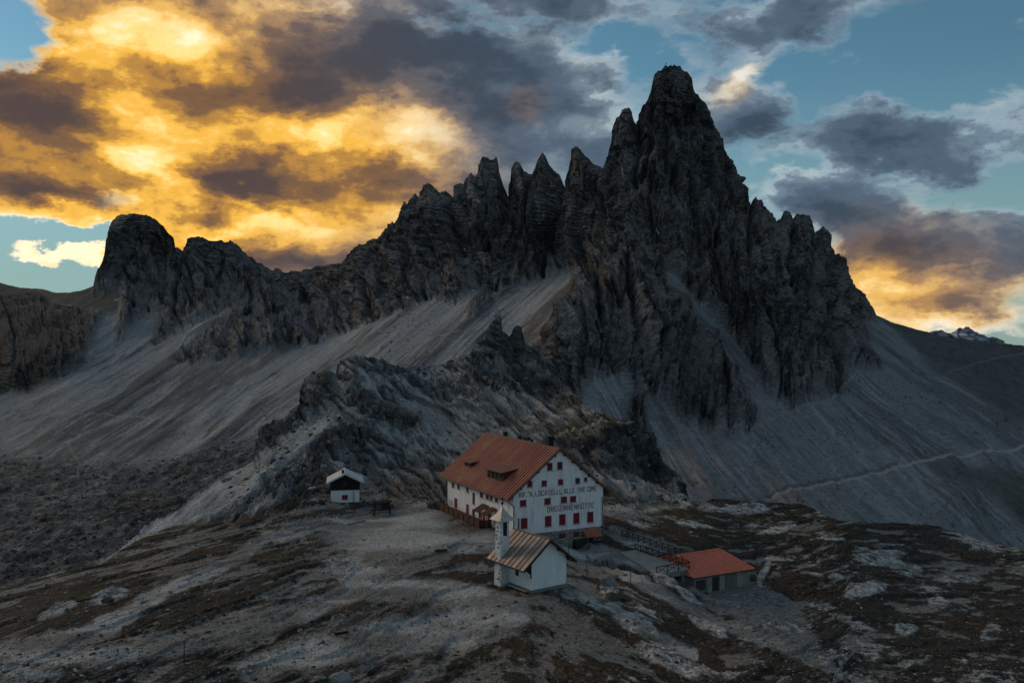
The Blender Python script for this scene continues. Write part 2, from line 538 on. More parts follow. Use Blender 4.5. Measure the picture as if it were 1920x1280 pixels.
GULLY = [([(1058, 348), (1046, 400), (1030, 470), (1018, 520)], 5, 18), ([(952, 366), (940, 420), (912, 470)], 6, 16), ([(999, 330), (988, 400), (968, 470)], 5, 13),
         ([(1193, 236), (1200, 290), (1188, 370)], 5, 16), ([(1226, 215), (1222, 290), (1202, 350)], 4, 12), ([(1284, 322), (1292, 360), (1300, 410)], 3.5, 14),
         ([(1122, 520), (1122, 600), (1142, 660), (1152, 692)], 5, 16), ([(1214, 560), (1224, 620), (1236, 670)], 4.5, 14), ([(1440, 590), (1452, 640), (1462, 690)], 5, 14),
         ([(1408, 386), (1402, 440), (1408, 500)], 4.5, 12), ([(1484, 416), (1472, 500), (1488, 580), (1500, 640)], 5, 14), ([(1526, 440), (1520, 520), (1530, 600)], 5, 12),
         ([(1135, 318), (1130, 370), (1150, 420)], 4, 11), ([(852, 372), (848, 430), (870, 480)], 5, 12), ([(786, 372), (776, 440), (760, 500)], 4, 10), ([(825, 364), (812, 430), (820, 500)], 4, 10),
         ([(1180, 500), (1178, 570), (1190, 640)], 4, 11), ([(1340, 440), (1352, 520), (1372, 590)], 4.5, 12), ([(1570, 520), (1566, 600), (1575, 680)], 5, 12), ([(347, 472), (330, 540), (322, 600)], 4, 16),
         ([(640, 520), (628, 580), (600, 630)], 4, 10), ([(700, 470), (684, 540), (690, 590)], 4, 10), ([(580, 520), (560, 580), (540, 640)], 4, 9), ([(1245, 180), (1252, 260), (1246, 330)], 3, 8)]


def build_mountain():
    NX, NY = 1200, 360
    xs = np.linspace(-110, 2040, NX)
    # crowd columns a little where the spires are
    top = np.interp(xs, *zip(*SKY))
    jag = 2.2 * fbm(xs / 7.0, xs * 0, xs * 0 + 3.3, 3) + 1.2 * fbm(xs / 2.6, xs * 0, xs * 0 + 9.1, 2)
    rocky = sstep(640, 660, xs) * (1 - sstep(1636, 1650, xs)) + sstep(176, 182, xs) * (1 - sstep(535, 545, xs)) * 0.7
    top = top + jag * (0.25 + 0.9 * np.clip(rocky, 0, 1))
    bot = np.interp(xs, *zip(*MBOT))
    X = np.repeat(xs[:, None], NY, 1)
    Y = rows_of(xs, top, bot, 110, NY - 110, 44, 36)
    inv = TPS([(a, b) for a, b, _ in MANCH], [1000.0 / d for *_, d in MANCH], 2e-4)
    D = 1000.0 / np.clip(inv(X, Y), 0.5, 6.0)
    Pw = world_of(X, Y, D)
    sx, sy, sz = Pw[..., 0], Pw[..., 1], Pw[..., 2]
    # masks, in the photo's own outlines with ragged edges
    wx = 9 * fbm(sx / 26, sy / 26, sz / 26, 4); wy = 9 * fbm(sx / 26 + 40, sy / 26, sz / 26 + 11, 4)
    rock = np.zeros(X.shape, np.float32)
    for pl in R_CLIFF:
        rock = np.maximum(rock, inpoly(X + wx, Y + wy, pl).astype(np.float32))
    gully = np.zeros(X.shape, np.float32)
    rsoft = blur(rock, 3)
    rwide = blur(rock, 9)
    # face normals, kept mostly horizontal on rock
    N = grid_normals(np.stack([blur(Pw[..., k], 6) for k in range(3)], -1))
    # ---- large relief: ribs and gullies running down the faces
    lat = 0.54 * X + 0.05 * (sy - 850)
    big = ridged(lat / 62 + 0.35 * fbm(lat / 90, sz / 60, sy / 200, 2), sz / 420, sy / 500, 3, 0.55)
    mid = ridged(lat / 19 + 0.5 * fbm(lat / 30, sz / 26, sy / 90, 2), sz / 95, sy / 150, 4, 0.55)
    small = fbm(lat / 5.5, sz / 11, sy / 22, 4, 0.62) + 0.9 * (ridged(lat / 7.5 + 0.4 * fbm(lat / 12, sz / 9, sy / 40, 2), sz / 60, sy / 70 + 3, 2) - 0.5)
    h1 = sz + 0.06 * lat + 3.0 * fbm(lat / 130, sz / 120, sy / 160, 2) + 0.5 * fbm(lat / 14, sz / 30, sy / 40, 2)
    st1 = (h1 / 9.0) % 1.0
    st2 = (h1 / 3.3) % 1.0
    strata = 1.7 * (sstep(0.0, 0.75, st1) - sstep(0.86, 1.0, st1)) * (0.5 + 0.5 * fbm(lat / 40, h1 / 18, sy / 60, 2)) \
        + 0.9 * (sstep(0.0, 0.6, st2) - sstep(0.8, 1.0, st2)) * (0.4 + 0.6 * sstep(-0.2, 0.3, fbm(lat / 22, h1 / 12, sy / 50 + 9, 2)))
    edge = sstep(0.0, 38.0, Y - top[:, None])
    ju = lat + 4.5 * fbm(lat / 14, sz / 20, sy / 50, 2)
    c1, t1, e1 = worley(ju / 13, h1 / 52 + 3)
    c2, t2, e2 = worley(ju / 5.6 + 7, h1 / 17)
    c3, t3, e3 = worley(ju / 4.2 + 5, h1 / 2.6)
    blocks = 8.0 * c1 + 8.0 * t1 + 4.4 * c2 + 4.0 * t2 + 1.7 * c3 + 1.0 * t3
    disp = rsoft * (blocks * (0.3 + 0.7 * edge) + 21 * (big - 0.45) * (0.25 + 0.75 * edge) + 11 * (mid - 0.5) * (0.35 + 0.65 * edge) + 1.7 * small + 1.15 * strata)
    disp += 7.0 * (rwide - 0.5) * rsoft * edge
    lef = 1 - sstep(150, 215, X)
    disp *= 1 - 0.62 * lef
    disp += lef * rsoft * 5.0 * fbm(sx / 40, sy / 50, sz / 24, 4)
    for ln, wd, dp in GULLY:
        q = segdist(X + 0.35 * wx, Y + 0.35 * wy, ln) / wd
        disp -= 0.62 * dp * np.exp(-q * q) * np.clip(rsoft * 1.5, 0, 1) * (0.3 + 0.7 * edge)
    # ---- scree: fans with shallow runnels down the fall line
    left = (X < 1090)
    # fall lines: fans that spread from above the scree (photo left: down-left; right: down-right)
    fx, fy = np.where(left, 1900.0, 760.0), np.where(left, -250.0, 60.0)
    fan = np.arctan2(Y - fy, X - fx)
    across = fan * np.where(left, 1500.0, 1050.0)
    along = np.hypot(X - fx, Y - fy)
    wav = np.where(left, 8.0, 15.0) * fbm(along / 190, across / 110, across * 0, 3)
    run1 = fbm((across + wav) / 34, along / 420, across * 0, 4, 0.6)
    run2 = fbm((across + wav) / 9, along / 210, across * 0 + 5, 4, 0.6) * sstep(-0.55, 0.15, fbm(along / 120, across / 50, across * 0 + 14, 3))
    run3 = fbm((across + 0.8 * wav) / 3.4, along / 46, across * 0 + 8, 3, 0.6)
    scree = 1 - rsoft
    shoulder0 = sstep(1640, 1760, X)
    floor = sstep(0, 60, Y - np.interp(X, [-120, 0, 150, 260, 420, 520, 600], [800, 822, 838, 840, 806, 790, 760])) * (X < 640)
    floor = np.where(left, floor, 0)
    disp += scree * (1 - floor) * (5.0 * run1 + 1.6 * run2 + 0.4 * run3 + 3.5 * shoulder0 * fbm(sx / 26, sy / 30, sz / 20, 4))
    hump = fbm(sx / 34, sy / 34, sz * 0, 5, 0.62)
    disp += floor * (6.5 * hump + 1.6 * ridged(sx / 7, sy / 9, sz / 9, 3))
    Pd = Pw + N * disp[..., None]
    # dark outcrops poking through the lower screes
    # ---- colours
    nA = fbm(sx / 40, sy / 60, sz / 22, 4, 0.6)
    nB = fbm(sx / 9, sy / 14, sz / 4.0, 4, 0.62)
    nC = fbm(sx / 120, sy / 120, sz / 120, 3)
    base = np.array([0.126, 0.113, 0.109]); warm = np.array([0.185, 0.130, 0.096]); dk = np.array([0.038, 0.034, 0.034]); pale = np.array([0.250, 0.226, 0.212])
    C = np.broadcast_to(base, Pw.shape).copy()
    C = lerp3(C, warm, np.clip(0.6 * sstep(0.0, 0.4, nA) * sstep(-0.35, 0.3, nC), 0, 1))
    C *= (1 + 0.55 * fbm(lat / 46, sy / 90, sz / 70, 3))[..., None]
    C = lerp3(C, dk, 0.75 * sstep(0.0, 0.5, nB) * sstep(-0.4, 0.2, -nC + 0.3 * nA))
    C = lerp3(C, pale, 0.55 * sstep(0.25, 0.6, fbm(lat / 12, sy / 40, h1 / 3.0, 4, 0.6)))
    C *= (1 + 0.55 * c2 + 0.45 * c3)[..., None]
    C *= (1 - 0.45 * (1 - sstep(0.0, 0.09, e2)) * rsoft)[..., None]
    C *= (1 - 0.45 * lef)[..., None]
    # streaked water stains on the walls
    stain = fbm(lat / 3.4, sz / 55, sy / 60, 3, 0.6)
    C *= (1 + 0.35 * stain * rsoft)[..., None]
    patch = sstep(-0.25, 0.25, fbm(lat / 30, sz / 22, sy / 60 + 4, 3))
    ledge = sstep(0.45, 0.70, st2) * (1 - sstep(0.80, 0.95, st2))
    ledge_shade = 1 - sstep(0.0, 0.16, st2)  # dark undersides of the ledges: their shade put into the rock colour
    C *= (1 + (0.85 * ledge - 0.45 * ledge_shade) * patch * rsoft)[..., None]
    st3 = ((h1 + 0.8 * fbm(lat / 9, sz / 9, sy / 30, 2)) / 1.7) % 1.0
    C *= (1 + 0.35 * (sstep(0.3, 0.6, st3) - 0.5) * (1 - patch) * rsoft)[..., None]
    # clean vertical joints
    jn = np.abs(fbm(lat / 6.0 + 0.3 * fbm(lat / 9, sz / 14, sy / 40, 2), sz / 46, sy / 60 + 7, 2))
    C *= (1 - 0.55 * (1 - sstep(0.0, 0.07, jn)) * rsoft)[..., None]
    # scree colours
    sc_a = np.array([0.358, 0.348, 0.350]); sc_b = np.array([0.175, 0.166, 0.166]); sc_c = np.array([0.480, 0.458, 0.452])
    SC = np.broadcast_to(sc_a, Pw.shape).copy()
    SC = lerp3(SC, sc_b, (0.95 - 0.35 * sstep(1090, 1200, X)) * sstep(0.0, 0.30, run1 + 0.6 * run2))
    SC = lerp3(SC, sc_c, 0.85 * sstep(0.08, 0.36, -run1 * 0.6 + 0.9 * run2))
    SC = lerp3(SC, sc_b * 0.6, (0.75 - 0.30 * sstep(1090, 1200, X)) * sstep(0.22, 0.45, run3 + 0.3 * run2) * sstep(-0.3, 0.2, fbm(X / 55, Y / 40, X * 0 + 6, 3)))
    SC = lerp3(SC, sc_c * 1.1, 0.6 * sstep(0.25, 0.5, -run3 + 0.2 * run2))
    spk = fbm(X / 3.0, Y / 2.4, X * 0, 2)
    SC = lerp3(SC, dk, 0.85 * sstep(0.42, 0.6, spk) * sstep(-0.1, 0.4, fbm(X / 60, Y / 45, X * 0 + 2, 3)))
    right_cool = sstep(1100, 1250, X)
    SC *= (1 - 0.16 * right_cool)[..., None] * np.array([1.0, 1.0, 1.0])
    SC = lerp3(SC, SC * np.array([0.98, 0.985, 1.0]), right_cool)
    # the scree thins to grass and dark ground on the far right shoulder and low on the left
    brown = np.array([0.098, 0.090, 0.078])
    shoulder = inpoly(X + 2 * wx, Y + 2 * wy, [(1640, 585), (2080, 640), (2080, 835), (1900, 790), (1760, 700)]).astype(np.float32)
    shoulder = blur(shoulder, 5)
    SC = lerp3(SC, np.array([0.094, 0.092, 0.090]) * (1 + 0.7 * nB[..., None]), 0.80 * shoulder)
    dkpatch = inpoly(X + 2 * wx, Y + 2 * wy, [(1780, 880), (1860, 870), (2060, 900), (2060, 980), (1930, 985), (1850, 930)]).astype(np.float32)
    SC = lerp3(SC, brown * 1.2, 0.7 * blur(dkpatch, 4))
    lhill = inpoly(X + wx, Y + wy, [(-130, 500), (180, 530), (235, 538), (225, 580), (190, 590), (60, 552), (-130, 562)]).astype(np.float32)
    SC = lerp3(SC, np.array([0.072, 0.066, 0.050]), 0.85 * blur(lhill, 3))
    lowleft = inpoly(X + 2 * wx, Y + wy, [(170, 780), (330, 690), (420, 690), (290, 880), (200, 860)]).astype(np.float32)
    SC = lerp3(SC, sc_b * 0.62, 0.55 * blur(lowleft, 6) * sstep(-0.25, 0.25, run2))
    FL = np.broadcast_to(np.array([0.150, 0.143, 0.143]), Pw.shape).copy()
    fn = fbm(sx / 5, sy / 7, sz * 0, 5, 0.65)
    FL = lerp3(FL, np.array([0.30, 0.29, 0.29]), sstep(0.12, 0.42, fn))
    FL = lerp3(FL, np.array([0.034, 0.034, 0.036]), sstep(0.05, 0.4, -fn) * 0.9)
    FL = lerp3(FL, np.array([0.055, 0.043, 0.033]), 0.80 * sstep(0.0, 0.35, fbm(sx / 40, sy / 30, sz * 0 + 4, 4)) * sstep(880, 990, Y))
    SC = lerp3(SC, FL, np.clip(floor, 0, 1))
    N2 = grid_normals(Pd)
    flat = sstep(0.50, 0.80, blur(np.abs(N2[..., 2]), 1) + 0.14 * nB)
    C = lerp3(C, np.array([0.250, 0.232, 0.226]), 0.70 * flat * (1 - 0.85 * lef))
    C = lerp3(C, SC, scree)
    # footpaths worn across the scree
    for ln, wd, cl_ in (([(1440, 931), (1500, 915), (1560, 902), (1610, 890), (1680, 876), (1760, 862), (1850, 848), (2060, 826)], 2.9, (0.56, 0.51, 0.46)),
                        ([(1780, 694), (1830, 680), (1880, 668), (1960, 655)], 1.6, (0.27, 0.245, 0.21)),
                        ([(1235, 833), (1290, 815), (1330, 808), (1390, 806), (1430, 790), (1480, 772), (1560, 750), (1600, 705)], 2.0, (0.42, 0.39, 0.37)),
                        ([(1412, 800), (1416, 830), (1405, 850), (1425, 880)], 2.4, (0.42, 0.39, 0.38)),
                        ([(0, 775), (120, 775), (230, 782), (380, 790)], 0.9, (0.45, 0.41, 0.39)),
                        ([(130, 840), (150, 870), (145, 890), (205, 900)], 1.6, (0.36, 0.34, 0.325)),
                        ([(430, 800), (380, 830), (330, 860), (240, 880), (205, 900), (150, 940), (60, 960)], 1.3, (0.33, 0.31, 0.30)),
                        ([(310, 945), (250, 935), (190, 925), (120, 935)], 1.2, (0.30, 0.285, 0.275)),
                        ([(770, 640), (800, 634), (830, 630), (868, 622)], 1.0, (0.48, 0.48, 0.50))):
        pm = 1 - sstep(0.35 * wd, 1.1 * wd, segdist(X + 0.12 * wx, Y + 0.12 * wy, ln))
        C = lerp3(C, np.array(cl_), 0.85 * pm)
    # the cut bank above the broad track
    bank = 1 - sstep(1.5, 6.0, segdist(X, Y + 6, [(1440, 931), (1500, 915), (1560, 902), (1610, 890), (1680, 876)]) + 3 * np.abs(fbm(X / 9, Y / 9, X * 0, 2)))
    C = lerp3(C, dk, 0.4 * bank)
    # last snow in a few shaded runnels
    for (a, b, rx, ry, ro) in [(367, 612, 12, 1.6, -0.6), (345, 635, 9, 1.5, -0.9), (218, 562, 7, 1.3, -0.1), (200, 595, 5, 1.4, -0.9), (883, 367, 6, 1.6, -0.5),
                               (838, 390, 5, 1.3, -0.5), (868, 458, 5, 1.5, 1.0), (873, 470, 4, 1.4, 1.2), (770, 566, 6, 1.4, 0.6), (902, 391, 5, 1, 0),
                               (1232, 436, 6, 1.2, 0.8), (1012, 662, 4, 2, 0), (782, 572, 4, 1.6, 0.3)]:
        ca, sa = math.cos(ro), math.sin(ro)
        q = np.hypot(((X - a) * ca + (Y - b) * sa) / rx, (-(X - a) * sa + (Y - b) * ca) / ry) + 0.5 * fbm(X / 3, Y / 3, X * 0, 2)
        C = lerp3(C, np.array([0.70, 0.72, 0.76]), 0.8 * (1 - sstep(0.6, 1.0, q)))
    C = np.clip(C, 0.012, 0.9)
    # ---- the far side falls away behind the crest
    back = []
    for k, (dd, dz) in enumerate([(6, 3), (22, 16), (70, 60), (200, 190)]):
        b = Pd[:, :1].copy()
        r = np.hypot(b[..., 0], b[..., 1])
        b[..., 0] *= 1 + dd / r; b[..., 1] *= 1 + dd / r
        b[..., 2] -= dz
        back.insert(0, b)
    Pf = np.concatenate(back + [Pd], 1)
    Cf = np.concatenate([C[:, :1]] * len(back) + [C], 1)
    G_ = np.clip(0.46 + 0.54 * np.maximum(rsoft, floor), 0, 1)
    G_ = np.concatenate([G_[:, :1]] * len(back) + [G_], 1)
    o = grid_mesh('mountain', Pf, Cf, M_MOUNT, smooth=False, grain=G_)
    o['kind'] = 'structure'
    return Pd


# =================================================================== the near ground: plateau, saddle and the rocky hill behind the hut
GSKY = [(-120, 1128), (0, 1098), (60, 1084), (118, 1072), (160, 1062), (200, 1045), (265, 1000), (330, 950), (400, 905), (440, 880), (475, 855), (485, 830), (487, 808),
        (505, 790), (525, 785), (545, 775), (566, 755), (567, 735), (572, 712), (585, 705), (600, 702), (630, 695), (632, 685), (640, 675), (660, 667), (680, 668),
        (700, 672), (720, 677), (745, 685), (780, 688), (800, 684), (830, 683), (850, 672), (870, 665), (886, 660), (888, 652), (890, 646), (897, 641), (909, 637),
        (911, 631), (911.5, 620), (916, 617), (920, 606), (924, 603), (928, 599), (928.8, 585), (930, 581), (933, 579), (937, 582), (939, 590), (940, 601),
        (941, 620), (945, 623), (950, 626), (955, 629), (959, 626), (962, 616), (965, 611), (970, 609), (977, 612), (979, 618), (981, 628), (982, 636), (985, 644),
        (992, 647), (999, 652), (1002, 656), (1010, 660), (1022, 670), (1050, 700), (1075, 730), (1090, 757), (1110, 768), (1130, 775), (1160, 785), (1190, 785),
        (1196, 790), (1205, 800), (1220, 810), (1230, 830), (1233, 850), (1240, 870), (1262, 880), (1280, 905), (1291, 930), (1302, 938), (1330, 938), (1400, 938),
        (1440, 942), (1500, 946), (1540, 958), (1570, 973), (1640, 977), (1700, 983), (1760, 989), (1800, 999), (1850, 1014), (1920, 1034), (2060, 1075)]
GANCH = [(-100, 1300, 82), (0, 1280, 80), (480, 1280, 77), (960, 1280, 76), (1440, 1280, 84), (1920, 1280, 98), (2040, 1280, 104), (-100, 1500, 58), (300, 1500, 54), (960, 1500, 52), (1600, 1500, 60), (2040, 1500, 72),
         (400, 1150, 109), (150, 1180, 104), (700, 1100, 122.5), (1000, 1112, 120), (930, 1088, 126), (850, 1180, 102), (960, 1003, 165), (880, 978, 177), (838, 957, 190), (1131, 1021, 174),
         (645, 943, 201), (760, 1000, 167), (650, 1030, 154), (500, 1000, 169), (300, 1030, 166), (120, 1080, 160), (0, 1112, 158), (1240, 1045, 158), (1190, 1035, 162), (1276, 1038, 160), (1350, 1112, 148),
         (1500, 1080, 166), (1480, 1160, 134), (1600, 1000, 206), (1500, 946, 240), (1700, 984, 236), (1920, 1036, 230), (1920, 1150, 160), (1700, 1150, 145), (1300, 1200, 109),
         (1150, 1008, 174), (1250, 970, 205), (1180, 935, 224), (1290, 932, 240), (700, 918, 224), (850, 905, 232), (1000, 880, 245), (1100, 850, 262), (1180, 795, 292), (650, 800, 266),
         (650, 670, 340), (570, 740, 318), (490, 830, 280), (440, 880, 258), (330, 955, 214), (200, 1048, 174), (930, 660, 400), (935, 585, 404), (970, 612, 404), (800, 690, 392),
         (780, 760, 315), (900, 780, 312), (1020, 672, 430), (1060, 760, 345), (560, 860, 240), (1230, 850, 292), (520, 930, 200), (1280, 910, 262), (1040, 815, 285), (1120, 800, 285)]


def inv_ground():
    return TPS([(a, b) for a, b, _ in GANCH], [1000.0 / d for *_, d in GANCH], 1e-5)


# building pads: centre, u axis, half sizes, level, soft edge
HU = np.array([0.891, 0.454]); HV = np.array([-0.454, 0.891]); HC = np.array([0.2, 165.0])      # the big hut
CU = np.array([0.809, 0.588]); CV = np.array([-0.588, 0.809]); CC = np.array([2.69, 120.0])    # the chapel


def build_ground():
    NX, NY = 1240, 400
    xs = np.linspace(-110, 2040, NX)
    top = np.interp(xs, *zip(*GSKY))
    hillx = sstep(190, 260, xs) * (1 - sstep(1300, 1330, xs))
    jag = 2.4 * fbm(xs / 9.0, xs * 0, xs * 0 + 1.3, 3) + 1.4 * fbm(xs / 3.0, xs * 0, xs * 0 + 6.1, 2)
    top = top + jag * (0.35 + 0.65 * hillx)
    X = np.repeat(xs[:, None], NY, 1)
    Y = np.empty((NX, NY))
    Y[:, :NY - 26] = rows_of(xs, top, np.full(NX, 1300.0), 70, NY - 96, 40, 14, 0.14)
    Y[:, NY - 26:] = 1300 + np.linspace(8, 200, 26)[None, :]
    D = 1000.0 / np.clip(inv_ground()(X, Y), 1.8, 40.0)
    Pw = world_of(X, Y, D)
    sx, sy, sz = Pw[..., 0].copy(), Pw[..., 1].copy(), Pw[..., 2].copy()
    wx = 7 * fbm(X / 24, Y / 16, X * 0, 4); wy = 5 * fbm(X / 24, Y / 16, X * 0 + 7, 4)
    # --- regions
    HILL = [(180, 1062), (265, 1012), (330, 985), (430, 978), (500, 968), (560, 952), (608, 905), (660, 905), (720, 930), (810, 938), (960, 930), (1130, 928), (1180, 940), (1300, 950), (1340, 930),
            (1300, 500), (560, 500), (300, 800)]
    hill = blur(inpoly(X + wx, Y + wy, HILL).astype(np.float32), 4)
    cliff = np.zeros(X.shape, np.float32)
    for pl in ([(560, 700), (640, 680), (625, 730), (640, 760), (600, 800), (570, 800), (560, 770)],
               [(470, 880), (480, 800), (540, 770), (590, 780), (560, 830), (520, 880), (490, 900)],
               [(880, 670), (905, 640), (905, 570), (990, 570), (990, 640), (1030, 680), (1095, 760), (1090, 780), (1000, 740), (960, 715), (830, 740), (790, 735), (800, 715), (880, 705)],
               [(1150, 795), (1200, 785), (1300, 930), (1250, 920), (1220, 900), (1200, 860), (1140, 850), (1060, 845), (1050, 832), (1120, 815)],
               [(800, 715), (960, 700), (1000, 730), (900, 745), (810, 745)],
               [(590, 820), (640, 800), (700, 800), (690, 830), (620, 850), (580, 900), (540, 930), (500, 940), (560, 880)],
               [(640, 690), (700, 750), (800, 780), (780, 810), (700, 790), (650, 760)]):
        cliff = np.maximum(cliff, inpoly(X + 1.2 * wx, Y + 1.2 * wy, pl).astype(np.float32))
    cliff = blur(cliff, 2)
    # dipping slabs of the hill: beds that run down to the right behind the hut, down to the left on the near flank
    flank = sstep(0, 60, (600 - X) + 0.0 * Y)
    ang_ = np.where(X < 600, math.radians(143), math.radians(36))
    ac = X * np.sin(ang_) - Y * np.cos(ang_)
    al = X * np.cos(ang_) + Y * np.sin(ang_)
    wv = 14 * fbm(al / 70, ac / 40, ac * 0, 3)
    bed1 = 0.6 * fbm((ac + wv) / 13, al / 75, ac * 0 + 1, 4, 0.62) + 0.6 * fbm((ac + 0.6 * wv) / 5.2, al / 30, ac * 0 + 3, 4, 0.62)
    bed2 = ridged((ac + wv) / 7, al / 34, ac * 0 + 6, 3, 0.6)
    lump = fbm(sx / 16, sy / 16, sz / 8, 5, 0.6)
    sharp = ridged(sx / 5.5, sy / 7, sz / 4.2, 4, 0.6)
    N = grid_normals(np.stack([blur(Pw[..., k], 6) for k in range(3)], -1))
    edge = sstep(0.0, 30.0, Y - top[:, None])
    disp = hill * (1.5 * lump * edge + 2.3 * bed1 + 1.7 * (bed2 - 0.5) + 0.6 * (sharp - 0.5))
    hh = sz + 1.5 * fbm(sx / 20, sy / 20, sz / 9, 3)
    st = (hh / 2.6) % 1.0
    disp += cliff * (2.2 * (ridged(sx / 6.5, sy / 12, sz / 30, 3) - 0.5) + 1.1 * (sstep(0, 0.7, st) - sstep(0.86, 1, st)) + 1.2 * (sharp - 0.5) + 2.2 * worley((sx + 0.5 * sy) / 3.2, sz / 3.4)[0] + 1.2 * worley((sx + 0.5 * sy) / 1.5 + 9, sz / 1.3)[0]) * (0.3 + 0.7 * edge)
    tow = sstep(870, 895, X) * (1 - sstep(990, 1010, X)) * (1 - sstep(640, 680, Y))
    disp *= 1 - 0.8 * tow
    slabf = blur(inpoly(X + 0.5 * wx, Y + 0.5 * wy, [(160, 1074), (200, 1046), (270, 996), (440, 882), (500, 842), (560, 802), (625, 768), (640, 772), (600, 812), (520, 876), (440, 940), (350, 990), (250, 1042)]).astype(np.float32), 3)
    disp *= 1 - 0.7 * slabf
    Pd = Pw + N * disp[..., None]
    th = np.radians(np.interp(X, [-100, 650, 900, 1080, 1350, 1600, 2050], [-24, -20, -8, 22, 24, 8, 4]))
    qx, qy = X - 960, Y - 1120
    pal = qx * np.cos(th) + qy * np.sin(th); pac = -qx * np.sin(th) + qy * np.cos(th)
    persp = np.clip((Y - 700) / 450.0, 0.35, 1.5)
    pal = pal / persp; pac = pac / persp
    # --- plateau relief (vertical), long lazy terraces aligned with the slope
    plat = 1 - hill
    gx, gy = sx, sy
    ter = fbm(gx / 26 + 0.2 * gy / 26, gy / 15, gx * 0, 4, 0.5)
    rough = fbm(gx / 4.2, gy / 4.2, gx * 0 + 3, 5, 0.58)
    fine = fbm(gx / 0.9, gy / 0.9, gx * 0 + 5, 3, 0.6)
    court = blur(inpoly(X + wx, Y + wy, [(690, 965), (820, 940), (840, 985), (950, 1000), (940, 1020), (850, 1010), (760, 1040), (680, 1050), (600, 1000)]).astype(np.float32), 6)
    calm = 1 - 0.92 * np.clip(court, 0, 1)
    # rock outcrops break the turf on the right and along the low ridge
    oc = 0.8 * fbm(pal / 120, pac / 30, gx * 0 + 11, 5, 0.6) + 0.5 * fbm(pal / 26, pac / 5.0, gx * 0 + 4, 4, 0.64)
    slabs = [(1130, 935, 1330, 960), ]
    slabm = np.zeros(X.shape, np.float32)
    for (a, b, rx, ry, ro) in [(1230, 950, 110, 18, -0.06), (1400, 955, 70, 15, 0.0), (1455, 992, 62, 13, -0.35), (1650, 1045, 75, 26, 0.15), (1690, 1060, 60, 22, 0.3),
                               (1620, 1110, 66, 15, -0.2), (1540, 1130, 44, 16, 0.1), (1860, 1190, 34, 40, 0.0), (1840, 1025, 60, 12, 0.25), (1540, 1080, 60, 8, 0.1),
                               (1240, 1090, 60, 16, 0.55), (1300, 1130, 50, 10, 0.6), (1140, 1110, 26, 16, 0.3), (200, 1125, 60, 20, -0.3), (110, 1150, 60, 16, -0.35),
                               (60, 1262, 90, 22, 0.1), (640, 1060, 30, 18, 0.2), (880, 1030, 42, 10, -0.3), (1330, 1180, 60, 22, 0.55), (1200, 1180, 70, 26, 0.5), (1260, 1240, 90, 30, 0.45),
                               (1120, 1140, 50, 14, 0.35), (1700, 1180, 30, 14, 0), (1300, 985, 50, 9, 0.1), (1560, 1010, 40, 8, 0.1), (1200, 985, 40, 8, 0.2), (1600, 1165, 60, 10, 0.3), (1760, 1130, 30, 16, 0), (1460, 1045, 40, 6, 0.1)]:
        ca, sa = math.cos(ro), math.sin(ro)
        q = np.hypot(((X - a) * ca + (Y - b) * sa) / rx, (-(X - a) * sa + (Y - b) * ca) / ry)
        slabm = np.maximum(slabm, 1 - sstep(0.35, 1.15, q))
    right = sstep(1120, 1200, X)
    rockm = sstep(0.0, 0.40, slabm - 0.50 + 0.95 * oc + 0.3 * rough)
    rockm = np.maximum(rockm, 0.9 * sstep(0.24, 0.44, oc + 0.2 * rough) * (0.15 + 0.85 * right))
    rockm = rockm * plat * calm
    tiers = ((sz * 1.0 + 0.10 * gx + 2.2 * oc) / 0.8) % 1.0
    hz = plat * calm * (0.8 * ter + 0.13 * rough + 0.03 * fine)
    hz += rockm * (0.06 + 0.16 * (sstep(0, 0.75, tiers) - sstep(0.88, 1, tiers)) + 0.10 * rough)
    # hollows and turf lips on the left foreground
    lip = fbm(pal / 95, pac / 22, gx * 0 + 21, 5, 0.55)
    hz += plat * calm * (0.34 * sstep(0.0, 0.14, lip) + 0.12 * sstep(0.0, 0.12, fbm(pal / 34, pac / 8, gx * 0 + 24, 4, 0.6)))
    Pd[..., 2] += hz
    # --- level pads and graded ground round the buildings
    def pad(c, u, v, u0, u1, v0, v1, zf, soft):
        rx = Pd[..., 0] - c[0]; ry = Pd[..., 1] - c[1]
        a = rx * u[0] + ry * u[1]; b = rx * v[0] + ry * v[1]
        dist = np.hypot(np.maximum(np.maximum(u0 - a, a - u1), 0), np.maximum(np.maximum(v0 - b, b - v1), 0))
        k = 1 - sstep(0, soft, dist)
        zt = zf(np.clip(a, u0 - soft, u1 + soft), b)
        Pd[..., 2] = Pd[..., 2] * (1 - k) + zt * k
    pad(HC, HU, HV, -7, 0, -1, 33, lambda a, b: -0.1 + 0 * a, 7)
    pad(HC, HU, HV, 0, 22, -5, 0.5, lambda a, b: -0.1 - 3.9 * sstep(3, 15, a), 4)
    pad(HC, HU, HV, 0.5, 19.5, 0.5, 31.5, lambda a, b: -0.5 - 3.9 * sstep(2, 15, a), 1.2)
    pad(CC, CU, CV, -2.5, 6.8, -1.2, 8.6, lambda a, b: 2.05 + 0 * a, 2.5)
    pad(np.array([22.9, 164.0]), np.array([0.495, -0.869]), np.array([0.869, 0.495]), -17, 4.5, -3.2, 3.8, lambda a, b: -2.75 + 0 * a, 3.0)
    pad(np.array([30.6, 148.0]), np.array([0.887, 0.462]), np.array([-0.462, 0.887]), -1.0, 13.5, -5.5, 0.0, lambda a, b: -6.25 + 0 * a, 3.0)
    pad(np.array([30.6, 148.0]), np.array([0.887, 0.462]), np.array([-0.462, 0.887]), -11.0, 14.0, 0.0, 13.5, lambda a, b: -6.3 + 0 * a, 0.6)
    pad(np.array([19.8, 161.9]), np.array([0.266, -0.964]), np.array([-0.964, -0.266]), -1, 12.5, -0.5, 2.0, lambda a, b: -2.55 + 0 * a, 4.0)
